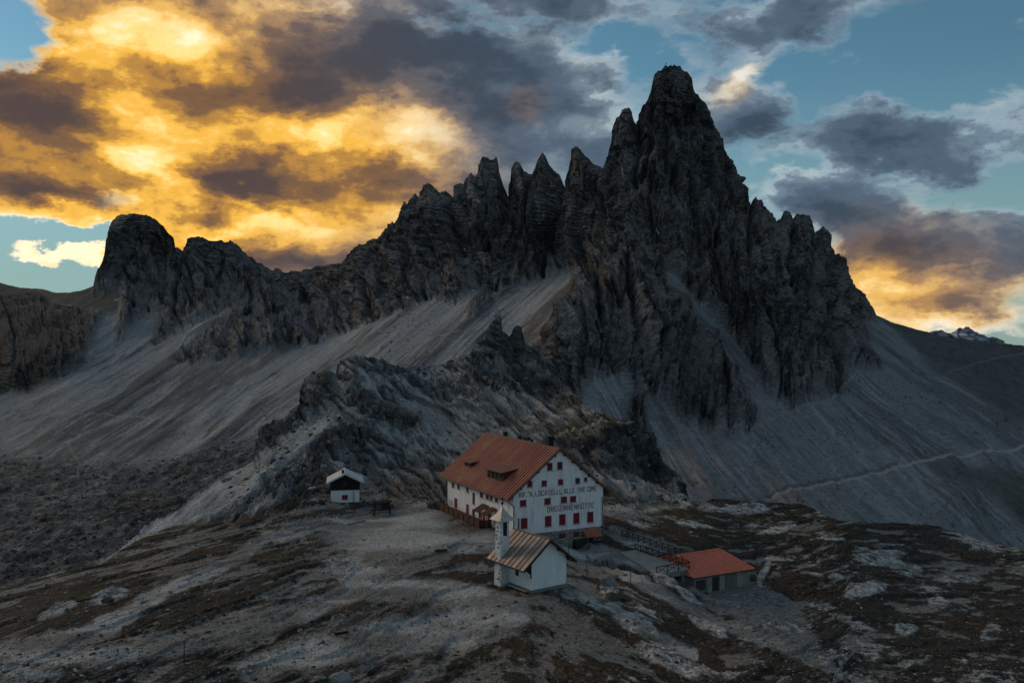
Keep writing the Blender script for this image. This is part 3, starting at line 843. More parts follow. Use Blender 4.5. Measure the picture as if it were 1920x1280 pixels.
    pad(np.array([24.0, 146.7]), np.array([0.866, 0.5]), np.array([-0.5, 0.866]), 2.2, 8.5, -3.5, 0.3, lambda a, b: -6.25 + 0 * a, 2.0)
    # --- colours
    turf_d = np.array([0.026, 0.019, 0.013]); turf_r = np.array([0.062, 0.037, 0.020]); grav = np.array([0.208, 0.193, 0.180]); dust = np.array([0.440, 0.422, 0.405])
    lime = np.array([0.450, 0.420, 0.398]); limed = np.array([0.180, 0.172, 0.168]); soil = np.array([0.170, 0.146, 0.124])
    veg = 0.75 * lip + 0.55 * fbm(pal / 34, pac / 8, gx * 0 + 24, 4, 0.6)
    veg2 = fbm(gx / 1.7, gy / 1.2, gx * 0 + 37, 4, 0.6)
    C = np.broadcast_to(grav, Pw.shape).copy()
    C = lerp3(C, soil, 0.8 * sstep(-0.15, 0.25, fbm(gx / 14, gy / 10, gx * 0 + 2, 4)))
    vm = sstep(-0.02, 0.07, veg + 0.16 * veg2 + 0.26 * right - 0.02 + 0.15 * (1 - sstep(250, 620, X)))
    C = lerp3(C, turf_d, 0.92 * vm)
    C = lerp3(C, turf_r, 0.8 * vm * sstep(0.0, 0.4, fbm(gx / 5, gy / 4, gx * 0 + 41, 4)))
    # bare trodden ground: court, tracks, chapel knoll
    bare = np.clip(court, 0, 1)
    for ln, wd in (([(940, 1010), (800, 1020), (720, 1040), (690, 1080), (640, 1120), (560, 1150), (400, 1190), (200, 1230), (-60, 1225)], 26),
                   ([(720, 985), (600, 985), (500, 1010), (430, 1060), (300, 1120), (160, 1190), (0, 1215)], 16),
                   ([(900, 1120), (800, 1110), (700, 1110)], 26), ([(960, 1150), (800, 1190), (600, 1220), (480, 1260)], 42),
                   ([(1130, 1060), (1180, 1085), (1300, 1150), (1400, 1190), (1500, 1230), (1620, 1290)], 13), ([(1050, 1045), (1160, 1040), (1230, 1060)], 14),
                   ([(1060, 1120), (1150, 1150), (1300, 1230)], 12), ([(1145, 1000), (1200, 1010), (1270, 1035)], 9), ([(1440, 1050), (1430, 1080), (1420, 1110)], 6)):
        bare = np.maximum(bare, 1 - sstep(0.55 * wd, 1.10 * wd, segdist(X + 1.3 * wx, Y + 1.3 * wy, ln)))
    bare = bare * sstep(-0.90, -0.20, fbm(gx / 3.5, gy / 2.4, gx * 0 + 51, 4) + 0.35)
    dirt = lerp3(np.broadcast_to(grav, Pw.shape), dust, sstep(-0.2, 0.4, fbm(gx / 7, gy / 5, gx * 0 + 61, 4)))
    C = lerp3(C, dirt, 0.95 * bare)
    # the grey gravel apron below the garage
    apr = blur(inpoly(X + 0.6 * wx, Y + 0.6 * wy, [(1300, 1105), (1400, 1100), (1470, 1120), (1500, 1140), (1530, 1190), (1545, 1230), (1520, 1245), (1460, 1205), (1360, 1150), (1290, 1115)]).astype(np.float32), 2)
    C = lerp3(C, np.array([0.170, 0.165, 0.165]), 0.92 * apr)
    # pale washed-out gravel in the court and on the knoll
    wash = np.maximum(1 - sstep(0.5, 1.1, np.hypot((X - 755) / 120, (Y - 1012) / 24) + 0.35 * veg2), 1 - sstep(0.5, 1.1, np.hypot((X - 650) / 46, (Y - 1062) / 24) + 0.4 * veg2))
    C = lerp3(C, np.array([0.44, 0.42, 0.41]), 0.7 * wash)
    RK = lerp3(np.broadcast_to(lime, Pw.shape), limed, sstep(-0.1, 0.4, fbm(gx / 1.8, gy / 2.6, sz / 0.6, 4, 0.65)))
    RK = lerp3(RK, turf_d, 0.75 * sstep(0.12, 0.4, veg2))
    C = lerp3(C, RK, rockm)
    # stones: bright and dark specks of gravel
    sp = fbm(gx / 0.45, gy / 0.55, gx * 0 + 71, 2)
    C = lerp3(C, np.array([0.30, 0.29, 0.27]), plat * 0.55 * sstep(0.40, 0.62, sp) * (0.35 + 0.65 * bare))
    C = lerp3(C, np.array([0.03, 0.027, 0.022]), plat * 0.5 * sstep(0.40, 0.62, -sp))
    # hill colours
    hg = np.array([0.178, 0.168, 0.162]); hd = np.array([0.042, 0.040, 0.040]); hl = np.array([0.350, 0.338, 0.332]); hgr = np.array([0.058, 0.055, 0.036])
    H = np.broadcast_to(hg, Pw.shape).copy()
    H = lerp3(H, hl, 0.95 * sstep(0.02, 0.26, bed1 + 0.15 * lump) * (1 - 0.5 * cliff))
    H = lerp3(H, hd, 0.92 * sstep(0.06, 0.24, -bed1 + 0.35 * (bed2 - 0.5)))
    H = lerp3(H, hd, 0.7 * sstep(0.60, 0.85, bed2))
    H = lerp3(H, hgr, 0.75 * sstep(0.15, 0.45, fbm(sx / 17, sy / 17, sz / 9 + 50, 4)))
    H = lerp3(H, hd * 1.5, 0.75 * cliff * sstep(-0.35, 0.2, fbm(sx / 7, sy / 9, sz / 4, 4)))
    CHUTE = [[(735, 760), (790, 790), (880, 850), (900, 815), (850, 790), (780, 750)], [(570, 800), (620, 770), (640, 760), (600, 810), (520, 880), (440, 935), (420, 940), (500, 880)],
             [(1140, 900), (1180, 900), (1230, 925), (1180, 935)]]
    for pl in CHUTE:
        H = lerp3(H, np.array([0.340, 0.322, 0.318]), 0.80 * blur(inpoly(X + wx, Y + wy, pl).astype(np.float32), 3))
    nearfl = (1 - sstep(520, 600, X)) * sstep(900, 960, Y)
    H = lerp3(H, np.array([0.40, 0.375, 0.36]), 0.7 * nearfl * sstep(-0.1, 0.3, bed1))
    H = lerp3(H, np.array([0.355, 0.342, 0.335]) * (1 + 0.45 * np.clip(bed1 * 2.0, -1, 1))[..., None], 0.9 * slabf)
    brownslope = blur(inpoly(X + wx, Y + wy, [(420, 985), (560, 930), (600, 870), (625, 900), (615, 935), (560, 965), (440, 995)]).astype(np.float32), 4)
    H = lerp3(H, turf_r, 0.85 * brownslope)
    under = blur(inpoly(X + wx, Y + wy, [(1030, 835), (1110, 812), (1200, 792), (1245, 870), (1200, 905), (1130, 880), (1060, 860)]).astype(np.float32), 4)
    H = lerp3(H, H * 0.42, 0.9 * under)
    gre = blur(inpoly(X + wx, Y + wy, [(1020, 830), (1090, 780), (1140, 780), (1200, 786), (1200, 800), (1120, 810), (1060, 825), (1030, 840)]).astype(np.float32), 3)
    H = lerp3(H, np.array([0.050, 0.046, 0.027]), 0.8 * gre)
    foot = blur(inpoly(X + wx, Y + wy, [(660, 915), (760, 925), (830, 915), (860, 940), (960, 930), (1130, 925), (1180, 935), (1140, 910), (960, 905), (830, 900), (700, 900)]).astype(np.float32), 4)
    H = lerp3(H, turf_r * 0.8, 0.7 * foot)
    for ln, wd, cc in (([(1028, 822), (1080, 808), (1110, 802), (1135, 792), (1165, 790), (1190, 790)], 2.2, (0.31, 0.27, 0.225)), ([(1110, 802), (1118, 790), (1135, 784)], 2.0, (0.30, 0.26, 0.215)),
                       ([(640, 735), (690, 730), (740, 705), (790, 695), (840, 682), (880, 664)], 1.5, (0.26, 0.25, 0.235)), ([(790, 697), (800, 712), (830, 740)], 1.5, (0.24, 0.235, 0.225)),
                       ([(270, 1000), (310, 1005), (350, 997), (420, 1000)], 1.8, (0.25, 0.235, 0.21)), ([(640, 735), (700, 770)], 1.3, (0.24, 0.235, 0.225))):
        pm = 1 - sstep(0.35 * wd, 1.1 * wd, segdist(X + 0.2 * wx, Y + 0.2 * wy, ln))
        H = lerp3(H, np.array(cc), 0.9 * pm)
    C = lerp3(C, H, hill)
    C = np.clip(C, 0.010, 0.8)
    back = []
    for (dd, dz) in [(3, 2), (9, 9), (25, 30), (60, 75)]:
        b = Pd[:, :1].copy()
        r = np.hypot(b[..., 0], b[..., 1])
        b[..., 0] *= 1 + dd / r; b[..., 1] *= 1 + dd / r
        b[..., 2] -= dz
        back.insert(0, b)
    Pf = np.concatenate(back + [Pd], 1)
    Cf = np.concatenate([C[:, :1]] * len(back) + [C], 1)
    G_ = np.clip(1 - 0.40 * hill * (1 - cliff) - 0.45 * bare * plat, 0, 1)
    G_ = np.concatenate([G_[:, :1]] * len(back) + [G_], 1)
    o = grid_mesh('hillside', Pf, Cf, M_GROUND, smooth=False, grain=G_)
    o['kind'] = 'structure'
    return xs, Pd, Y


MP = build_mountain()
GXS, GP, GYS = build_ground()


def gz(x, y):
    """height of the near ground at a world position"""
    px = 960 + F * x / y
    i = int(np.clip(np.searchsorted(GXS, px), 1, len(GXS) - 2))
    best = []
    for k in (i - 1, i):
        yy = GP[k, ::-1, 1]; zz = GP[k, ::-1, 2]
        o_ = np.argsort(yy)
        best.append(np.interp(y, yy[o_], zz[o_]))
    return float(np.mean(best))


def gpt(px, py):
    """point of the near ground seen at photo position (px, py)"""
    i = int(np.clip(np.round((px - GXS[0]) / (GXS[1] - GXS[0])), 0, len(GXS) - 1))
    col = GP[i]
    yy = 640 - (col[:, 2] - CAMZ) / col[:, 1] * F
    k = int(np.argmin(np.abs(yy - py)))
    d = float(col[k, 1])
    return Vector(((px - 960) / F * d, d, float(col[k, 2])))


# the low land far below that closes the view to the horizon
def ring_plane():
    n = 96
    rad = [0, 600, 3000, 12000, 45000]
    v = [(0, 600, -420)]
    f = []
    for r in rad[1:]:
        for k in range(n):
            a = 2 * math.pi * k / n
            v.append((r * math.cos(a), 600 + r * math.sin(a), -420 + 20 * math.sin(5 * a) * (r < 20000)))
    for k in range(n):
        f.append((0, 1 + k, 1 + (k + 1) % n))
    for q in range(len(rad) - 2):
        for k in range(n):
            a = 1 + q * n + k; b = 1 + q * n + (k + 1) % n
            f.append((a, a + n, b + n, b))
    me = bpy.data.meshes.new('ground')
    me.from_pydata(v, [], f)
    at = me.color_attributes.new('tint', 'FLOAT_COLOR', 'POINT')
    for d_ in at.data:
        d_.color = (0.07, 0.075, 0.075, 1)
    me.materials.append(M_MOUNT)
    o = bpy.data.objects.new('ground', me)
    COL.objects.link(o)
    o['kind'] = 'structure'


ring_plane()


# far snowy range on the right horizon
def far_range():
    prof = [(1690, 640), (1730, 628), (1750, 620), (1765, 618), (1775, 623), (1784, 626), (1792, 619), (1800, 614), (1806, 616), (1811, 611), (1816, 613), (1822, 617), (1830, 622), (1838, 626),
            (1846, 628), (1852, 633), (1862, 631), (1872, 634), (1882, 642), (1900, 650), (1960, 660)]
    NX, NY = 340, 46
    xs = np.linspace(1690, 1960, NX)
    top = np.interp(xs, *zip(*prof)) + 1.4 * fbm(xs / 4, xs * 0, xs * 0, 3)
    t = np.linspace(0, 1, NY)
    X = np.repeat(xs[:, None], NY, 1)
    Y = top[:, None] + (690 - top)[:, None] * t[None]
    D = 9000 - 2500 * t[None, :] + 0 * X
    Pw = world_of(X, Y, D)
    rel = ridged(X / 9, Y / 26, X * 0, 4) - 0.5
    Pw[..., 1] -= 420 * rel * sstep(0, 0.1, t)[None]
    C = np.broadcast_to(np.array([0.14, 0.15, 0.175]), Pw.shape).copy()
    snow = sstep(-0.05, 0.25, fbm(X / 5, Y / 2.6, X * 0 + 3, 4)) * sstep(617, 624, Y) * (1 - sstep(634, 640, Y)) * (1 - sstep(20, 34, np.abs(X - 1815)))
    C = lerp3(C, np.array([0.6, 0.63, 0.7]), 0.8 * snow)
    b = Pw[:, :1].copy(); b[..., 1] += 900; b[..., 2] -= 500
    o = grid_mesh('far_mountain', np.concatenate([b, Pw], 1), np.concatenate([C[:, :1], C], 1), M_MOUNT)
    o['kind'] = 'structure'


far_range()

# =================================================================== things
def tag(o, label, cat, group=None):
    o['label'] = label
    o['category'] = cat
    if group:
        o['group'] = group
    return o


def empty(name, loc, rz=0.0):
    o = bpy.data.objects.new(name, None)
    o.empty_display_size = 0.5
    COL.objects.link(o)
    o.location = loc
    o.rotation_euler = (0, 0, rz)
    return o


class MB:
    """collects faces for ONE mesh object"""
    def __init__(self):
        self.v = []; self.f = []; self.smooth = False

    def quad(self, *p):
        n = len(self.v); self.v += [tuple(q) for q in p]; self.f.append(tuple(range(n, n + len(p))))
        return self

    def box(self, x0, x1, y0, y1, z0, z1, bev=0.0):
        n = len(self.v)
        self.v += [(x0, y0, z0), (x1, y0, z0), (x1, y1, z0), (x0, y1, z0), (x0, y0, z1), (x1, y0, z1), (x1, y1, z1), (x0, y1, z1)]
        self.f += [tuple(n + i for i in q) for q in ((3, 2, 1, 0), (4, 5, 6, 7), (0, 1, 5, 4), (1, 2, 6, 5), (2, 3, 7, 6), (3, 0, 4, 7))]
        return self

    def bar(self, a, b, w, h=None, up=(0, 0, 1), w2=None):
        """square bar from a to b"""
        a = Vector(a); b = Vector(b); h = h or w
        d = (b - a).normalized()
        s = d.cross(Vector(up))
        if s.length < 1e-3:
            s = d.cross(Vector((1, 0, 0)))
        s.normalize(); t = s.cross(d).normalized()
        n = len(self.v)
        for c, k in ((a, 1.0), (b, (w2 or w) / w)):
            for i, j in ((-1, -1), (1, -1), (1, 1), (-1, 1)):
                self.v.append(tuple(c + s * (i * w / 2 * k) + t * (j * h / 2 * k)))
        self.f += [tuple(n + i for i in q) for q in ((0, 1, 2, 3), (7, 6, 5, 4), (0, 4, 5, 1), (1, 5, 6, 2), (2, 6, 7, 3), (3, 7, 4, 0))]
        return self

    def tube(self, pts, r, k=8):
        pts = [Vector(p) for p in pts]
        n0 = len(self.v)
        for i, p in enumerate(pts):
            d = (pts[min(i + 1, len(pts) - 1)] - pts[max(i - 1, 0)]).normalized()
            s = d.cross(Vector((0.31, 0.2, 0.93)))
            s.normalize(); t = s.cross(d)
            rr = r[i] if isinstance(r, (list, tuple)) else r
            for j in range(k):
                a = 2 * math.pi * j / k
                self.v.append(tuple(p + s * (math.cos(a) * rr) + t * (math.sin(a) * rr)))
        for i in range(len(pts) - 1):
            for j in range(k):
                a = n0 + i * k + j; b = n0 + i * k + (j + 1) % k
                self.f.append((a, b, b + k, a + k))
        self.f.append(tuple(n0 + j for j in range(k))[::-1])
        self.f.append(tuple(n0 + (len(pts) - 1) * k + j for j in range(k)))
        return self

    def prism(self, prof, axis, a0, a1):
        """extrude a closed profile (list of 2D points) along 'y' (profile x,z) or 'x' (profile y,z)"""
        n = len(self.v); m = len(prof)
        for a in (a0, a1):
            for (p, q) in prof:
                self.v.append((p, a, q) if axis == 'y' else (a, p, q))
        self.f.append(tuple(range(n, n + m)))
        self.f.append(tuple(range(n + 2 * m - 1, n + m - 1, -1)))
        for i in range(m):
            j = (i + 1) % m
            self.f.append((n + j, n + i, n + m + i, n + m + j))
        return self

    def build(self, name, mat, parent=None, smooth=False, bevel=0.0):
        me = bpy.data.meshes.new(name)
        me.from_pydata(self.v, [], self.f)
        bm = bmesh.new(); bm.from_mesh(me)
        bmesh.ops.recalc_face_normals(bm, faces=bm.faces)
        if bevel:
            bmesh.ops.bevel(bm, geom=bm.edges[:], offset=bevel, segments=1, affect='EDGES')
        bm.to_mesh(me); bm.free()
        if smooth:
            me.polygons.foreach_set('use_smooth', np.ones(len(me.polygons), bool))
        me.materials.append(mat)
        o = bpy.data.objects.new(name, me)
        COL.objects.link(o)
        o.parent = parent
        return o


def mat(name, colr, rough=0.8, var=0.25, scale=2.0, bump=0.0, bscale=None, stretch=(1, 1, 1), metal=0.0, spec=0.3, dirt=None, dscale=0.4):
    B = MatB(name)
    tcn = B.n('ShaderNodeTexCoord')
    mp = B.n('ShaderNodeMapping')
    mp.inputs[3].default_value = stretch
    B.l(tcn.outputs['Object'], mp.inputs[0])
    a = B.noise(mp.outputs[0], scale, 5, 0.65)
    c = B.mul(colr, B.mr(a, 0.3, 0.7, 1 - var, 1 + var))
    if dirt:
        d = B.noise(mp.outputs[0], dscale, 5, 0.7)
        k = B.mr(d, 0.48, 0.68, 0.0, 0.75)
        mx = B.n('ShaderNodeMix', data_type='RGBA')
        B.l(k, mx.inputs[0]); B.l(c, mx.inputs[6])
        mx.inputs[7].default_value = (*dirt, 1)
        c = mx.outputs[2]
    B.l(c, B.b.inputs['Base Color'])
    B.b.inputs['Roughness'].default_value = rough
    B.b.inputs['Metallic'].default_value = metal
    B.b.inputs['Specular IOR Level'].default_value = spec
    if bump:
        B.bump(B.noise(mp.outputs[0], bscale or scale * 3, 4, 0.6), 0.7, bump)
    return B.m


def stone_mat(name, colr, joint, scale, stretch=(1, 1, 1.6)):
    B = MatB(name)
    tcn = B.n('ShaderNodeTexCoord')
    mp = B.n('ShaderNodeMapping')
    mp.inputs[3].default_value = stretch
    B.l(tcn.outputs['Object'], mp.inputs[0])
    v = B.n('ShaderNodeTexVoronoi', feature='DISTANCE_TO_EDGE')
    v.inputs['Scale'].default_value = scale
    B.l(mp.outputs[0], v.inputs['Vector'])
    v2 = B.n('ShaderNodeTexVoronoi', feature='F1')
    v2.inputs['Scale'].default_value = scale
    B.l(mp.outputs[0], v2.inputs['Vector'])
    sp = B.n('ShaderNodeSeparateColor')
    B.l(v2.outputs['Color'], sp.inputs[0])
    c = B.mul(colr, B.mr(sp.outputs[0], 0, 1, 0.55, 1.4))
    mx = B.n('ShaderNodeMix', data_type='RGBA')
    B.l(B.mr(v.outputs['Distance'], 0.02, 0.09, 1.0, 0.0), mx.inputs[0]); B.l(c, mx.inputs[6])
    mx.inputs[7].default_value = (*joint, 1)
    B.l(mx.outputs[2], B.b.inputs['Base Color'])
    B.b.inputs['Roughness'].default_value = 0.9
    B.bump(B.mr(v.outputs['Distance'], 0.0, 0.12, 0.0, 1.0), 0.8, 0.06)
    return B.m


M = {}
M['plaster'] = mat('lime_plaster', (0.84, 0.785, 0.770), 0.9, 0.06, 0.6, 0.01, 9, (1, 1, 0.2), dirt=(0.55, 0.49, 0.48), dscale=0.8)
M['plaster_c'] = mat('chapel_plaster', (0.80, 0.79, 0.785), 0.9, 0.06, 0.8, 0.012, 7, (1, 1, 0.3), dirt=(0.66, 0.645, 0.63), dscale=0.7)
M['tower_pl'] = mat('weathered_plaster', (0.72, 0.71, 0.70), 0.9, 0.10, 1.5, 0.03, 5, dirt=(0.30, 0.28, 0.27), dscale=2.2)
M['shutter'] = mat('red_shutter_paint', (0.175, 0.012, 0.022), 0.6, 0.25, 3.0, 0.01, 6)
M['shutter_d'] = mat('faded_shutter_paint', (0.085, 0.022, 0.026), 0.7, 0.25, 3.0)
M['sill'] = mat('stone_sill', (0.42, 0.38, 0.37), 0.85, 0.15, 3.0)
M['frame'] = mat('window_frame_paint', (0.33, 0.22, 0.22), 0.7, 0.15, 3.0)
M['letter'] = mat('dark_red_lettering', (0.210, 0.078, 0.082), 0.85, 0.4, 2.5, dirt=(0.36, 0.29, 0.29), dscale=1.4)
M['wood_d'] = mat('dark_stained_wood', (0.042, 0.022, 0.016), 0.7, 0.35, 3.0, 0.02, 8, (1, 1, 6))
M['wood_r'] = mat('red_brown_wood', (0.098, 0.034, 0.025), 0.75, 0.35, 2.0, 0.02, 8, (0.4, 0.4, 5))
M['wood_k'] = mat('blackened_wood', (0.016, 0.014, 0.013), 0.8, 0.4, 3.0, 0.02, 6, (4, 4, 0.5))
M['wood_g'] = mat('grey_weathered_wood', (0.24, 0.215, 0.185), 0.85, 0.3, 3.0, 0.02, 8)
M['fence'] = mat('fence_timber', (0.030, 0.022, 0.018), 0.85, 0.35, 4.0)
M['stone'] = stone_mat('basement_stone', (0.30, 0.275, 0.255), (0.10, 0.095, 0.09), 2.1)
M['plinth'] = stone_mat('plinth_stone', (0.24, 0.23, 0.22), (0.035, 0.034, 0.034), 3.4)
M['concrete'] = mat('grey_concrete', (0.235, 0.225, 0.21), 0.9, 0.16, 0.8, 0.02, 5, dirt=(0.14, 0.135, 0.125), dscale=0.7)
M['deckc'] = mat('pale_concrete_deck', (0.29, 0.27, 0.24), 0.9, 0.14, 0.7, 0.02, 5, dirt=(0.18, 0.165, 0.145), dscale=0.5)
M['pipe'] = mat('dark_sheet_metal', (0.055, 0.050, 0.050), 0.5, 0.2, 2.0, metal=0.4)
M['copper'] = mat('aged_copper', (0.30, 0.212, 0.178), 0.50, 0.35, 0.9, 0.0, None, (1, 1, 1), metal=0.25, spec=0.4, dirt=(0.26, 0.17, 0.13), dscale=1.1)
M['copper2'] = mat('aged_copper_pale', (0.39, 0.290, 0.245), 0.48, 0.30, 1.1, 0.0, None, (1, 1, 1), metal=0.25, spec=0.4, dirt=(0.30, 0.20, 0.15), dscale=1.3)
M['copper3'] = mat('aged_copper_mauve', (0.25, 0.180, 0.158), 0.52, 0.35, 1.0, 0.0, None, (1, 1, 1), metal=0.25, spec=0.4, dirt=(0.24, 0.155, 0.125), dscale=0.9)
M['copper_d'] = mat('copper_seam', (0.16, 0.10, 0.075), 0.6, 0.3, 1.0)
M['spire'] = mat('pale_spire_sheet', (0.50, 0.42, 0.38), 0.5, 0.3, 1.6, metal=0.2, dirt=(0.34, 0.22, 0.17), dscale=1.5)
M['tin'] = mat('pale_sheet_roof', (0.56, 0.53, 0.51), 0.5, 0.12, 1.0, metal=0.2)
M['green'] = mat('dark_green_metal', (0.018, 0.026, 0.022), 0.6, 0.2, 2.0)
M['black'] = mat('dark_opening', (0.010, 0.010, 0.011), 0.6, 0.2, 2.0)
M['glass'] = mat('dim_window_glass', (0.030, 0.034, 0.040), 0.12, 0.2, 2.0, spec=0.6)
M['rockm'] = mat('limestone_boulder', (0.26, 0.25, 0.235), 0.95, 0.45, 1.6, 0.12, 3.0, dirt=(0.09, 0.085, 0.08), dscale=1.8)
M['rockd'] = mat('dark_boulder', (0.085, 0.078, 0.070), 0.95, 0.45, 1.6, 0.12, 3.0, dirt=(0.035, 0.033, 0.030), dscale=1.8)


def roof_mat(name, c1, c2, c3, pitch):
    """sheet roof: stripes along the slope, weathered patches"""
    B = MatB(name)
    tcn = B.n('ShaderNodeTexCoord')
    a = B.noise(tcn.outputs['Object'], 0.16, 4, 0.6)
    mp = B.n('ShaderNodeMapping')
    mp.inputs[3].default_value = (0.05, 1.0, 0.05)
    B.l(tcn.outputs['Object'], mp.inputs[0])
    b = B.noise(mp.outputs[0], 0.9, 3, 0.7)
    cr = B.n('ShaderNodeValToRGB')
    cr.color_ramp.elements[0].position = 0.36; cr.color_ramp.elements[0].color = (*c1, 1)
    cr.color_ramp.elements[1].position = 0.62; cr.color_ramp.elements[1].color = (*c2, 1)
    e = cr.color_ramp.elements.new(0.5); e.color = (*c3, 1)
    mixn = B.n('ShaderNodeMath', operation='MULTIPLY_ADD')
    B.l(b, mixn.inputs[0]); mixn.inputs[1].default_value = 0.45
    sc = B.n('ShaderNodeMath', operation='MULTIPLY')
    B.l(a, sc.inputs[0]); sc.inputs[1].default_value = 0.55
    B.l(sc.outputs[0], mixn.inputs[2])
    B.l(mixn.outputs[0], cr.inputs[0])
    n3 = B.noise(tcn.outputs['Object'], 2.5, 4, 0.7)
    B.l(B.mul(cr.outputs[0], B.mr(n3, 0.3, 0.7, 0.82, 1.16)), B.b.inputs['Base Color'])
    B.b.inputs['Roughness'].default_value = 0.55
    B.b.inputs['Specular IOR Level'].default_value = 0.35
    return B.m


M['roof'] = roof_mat('red_sheet_roof', (0.29, 0.070, 0.045), (0.43, 0.180, 0.098), (0.36, 0.100, 0.058), 0.7)
M['roof_d'] = mat('brown_roof_board', (0.115, 0.050, 0.036), 0.75, 0.3, 1.5)
M['roof_m'] = mat('dormer_sheet', (0.20, 0.066, 0.045), 0.6, 0.25, 1.2)
M['roof_g'] = mat('orange_red_tiles', (0.74, 0.205, 0.125), 0.6, 0.14, 1.4, 0.0, None, dirt=(0.56, 0.155, 0.10), dscale=0.9)


def corrugated(name, parent, m, p00, p10, p11, p01, pitch, amp, thick=0.12):
    """sheet between four corners; ribs run from edge p00-p01 (eave) to p10-p11 (ridge)"""
    a, b, c, d = map(Vector, (p00, p10, p11, p01))
    nrm = (b - a).cross(d - a).normalized()
    if nrm.z < 0:
        nrm = -nrm
    L = (d - a).length
    n = max(2, int(round(L / pitch)))
    mb = MB()
    prof = [(0.0, 0.0), (0.35, 0.0), (0.5, 1.0), (0.85, 1.0)]
    ts = []
    for i in range(n):
        for q, h in prof:
            ts.append(((i + q) / n, h))
    ts.append((1.0, 0.0))
    for t_, h in ts:
        mb.v.append(tuple(a.lerp(d, t_) + nrm * h * amp)); mb.v.append(tuple(b.lerp(c, t_) + nrm * h * amp))
    for i in range(len(ts) - 1):
        mb.f.append((2 * i, 2 * i + 1, 2 * i + 3, 2 * i + 2))
    k = len(mb.v)
    mb.v += [tuple(p - nrm * thick) for p in (a, b, c, d)]
    mb.f.append((k, k + 3, k + 2, k + 1))
    mb.f += [(0, k, k + 1, 1), (2 * len(ts) - 2, 2 * len(ts) - 1, k + 2, k + 3)]
    for (s_, e_) in ((0, 0),):
        for i in range(len(ts) - 1):
            t0, t1 = ts[i][0], ts[i + 1][0]
            for (P0, P1, off) in ((a, d, 0), (b, c, 1)):
                q = len(mb.v)
                mb.v += [tuple(P0.lerp(P1, t0) - nrm * thick), tuple(P0.lerp(P1, t1) - nrm * thick)]
                mb.f.append((2 * i + off, 2 * i + 2 + off, q + 1, q))
    me = bpy.data.meshes.new(name)
    me.from_pydata(mb.v, [], mb.f)
    me.materials.append(m)
    o = bpy.data.objects.new(name, me)
    COL.objects.link(o); o.parent = parent
    return o


# ------------------------------------------------------------------ stroke lettering
GLY = {
    'A': [[(0, 0), (0.6, 4.6), (1.6, 6), (2.4, 6), (3.4, 4.6), (4, 0)], [(0.4, 2.2), (3.6, 2.2)]], 'C': [[(4, 5.2), (4, 6), (0, 6), (0, 0), (4, 0), (4, 0.8)]],
    'D': [[(0, 0), (0, 6), (3, 6), (4, 5), (4, 1), (3, 0), (0, 0)]], 'E': [[(4, 6), (0, 6), (0, 0), (4, 0)], [(0, 3), (3, 3)]],
    'F': [[(4, 6), (0, 6), (0, 0)], [(0, 3), (3, 3)]], 'H': [[(0, 0), (0, 6)], [(4, 0), (4, 6)], [(0, 3), (4, 3)]], 'I': [[(0, 0), (0, 6)]],
    'L': [[(0, 6), (0, 0), (3.6, 0)]], 'M': [[(0, 0), (0, 6), (2.2, 3), (4.4, 6), (4.4, 0)]], 'N': [[(0, 0), (0, 6), (4, 0), (4, 6)]],
    'O': [[(0, 0), (0, 6), (4, 6), (4, 0), (0, 0)]], 'R': [[(0, 0), (0, 6), (3.2, 6), (4, 5.2), (4, 3.8), (3.2, 3), (0, 3)], [(1.8, 3), (4, 0)]],
    'T': [[(0, 6), (4, 6)], [(2, 6), (2, 0)]], 'U': [[(0, 6), (0, 0), (4, 0), (4, 6)], [(1.1, 7.0), (1.1, 7.9)], [(2.9, 7.0), (2.9, 7.9)]],
    'Z': [[(0, 6), (4, 6), (0, 0), (4, 0)]], '.': [[(0, 0), (0, 0.9)]], '"': [[(0, 5.2), (0, 6.6)], [(1.2, 5.2), (1.2, 6.6)]], ',': [[(0, 0.6), (-0.2, -1.0)], [(1.2, 0.6), (1.0, -1.0)]],
}
GW = {'I': 0.0, '.': 0.0, '"': 1.2, ',': 1.2, 'L': 3.6, 'M': 4.4}


def lettering(text, u0, u1, z0, h, parent, skew=0.0):
    adv = []
    x = 0.0
    for ch in text:
        if ch == ' ':
            x += 3.2; continue
        adv.append((ch, x))
        x += GW.get(ch, 4.0) + 2.5
    total = x - 2.5
    sx_ = (u1 - u0) / total; sz_ = h / 6.0
    mb = MB()
    k = 0
    for ch, xo in adv:
        for line in GLY[ch]:
            for (a, b) in zip(line[:-1], line[1:]):
                k += 1
                y = -0.03 - 0.0025 * (k % 4)
                A = Vector((u0 + (xo + a[0]) * sx_, y, z0 + a[1] * sz_)); B_ = Vector((u0 + (xo + b[0]) * sx_, y, z0 + b[1] * sz_))
                d = (B_ - A).normalized() * 0.055
                mb.bar(A - d, B_ + d, 0.125, 0.03, up=(0, 1, 0))
    return mb.build('lettering', M['letter'], parent)


# ------------------------------------------------------------------ the big mountain hut
def on_gable(px, py):
    k = (px - 960) / F
    u = (k * HC[1] - HC[0]) / (HU[0] - HU[1] * k)
    return u, CAMZ + (640 - py) / F * (HC[1] + HU[1] * u)


def on_left(px, py, u=0.0):
    k = (px - 960) / F
    x0, y0 = HC[0] + HU[0] * u, HC[1] + HU[1] * u
    v = (k * y0 - x0) / (HV[0] - k * HV[1])
    return v, CAMZ + (640 - py) / F * (y0 + HV[1] * v)


hut = empty('mountain_hut', (HC[0], HC[1], 0), math.atan2(HU[1], HU[0]))
tag(hut, 'large white mountain hut with rust-red roof and dark red shutters', 'hut')
HW, HL, RZ, SL = 20.0, 32.0, 15.75, 0.79
OH = -0.45


def roofz(u):
    return RZ - SL * abs(u - 10.0)


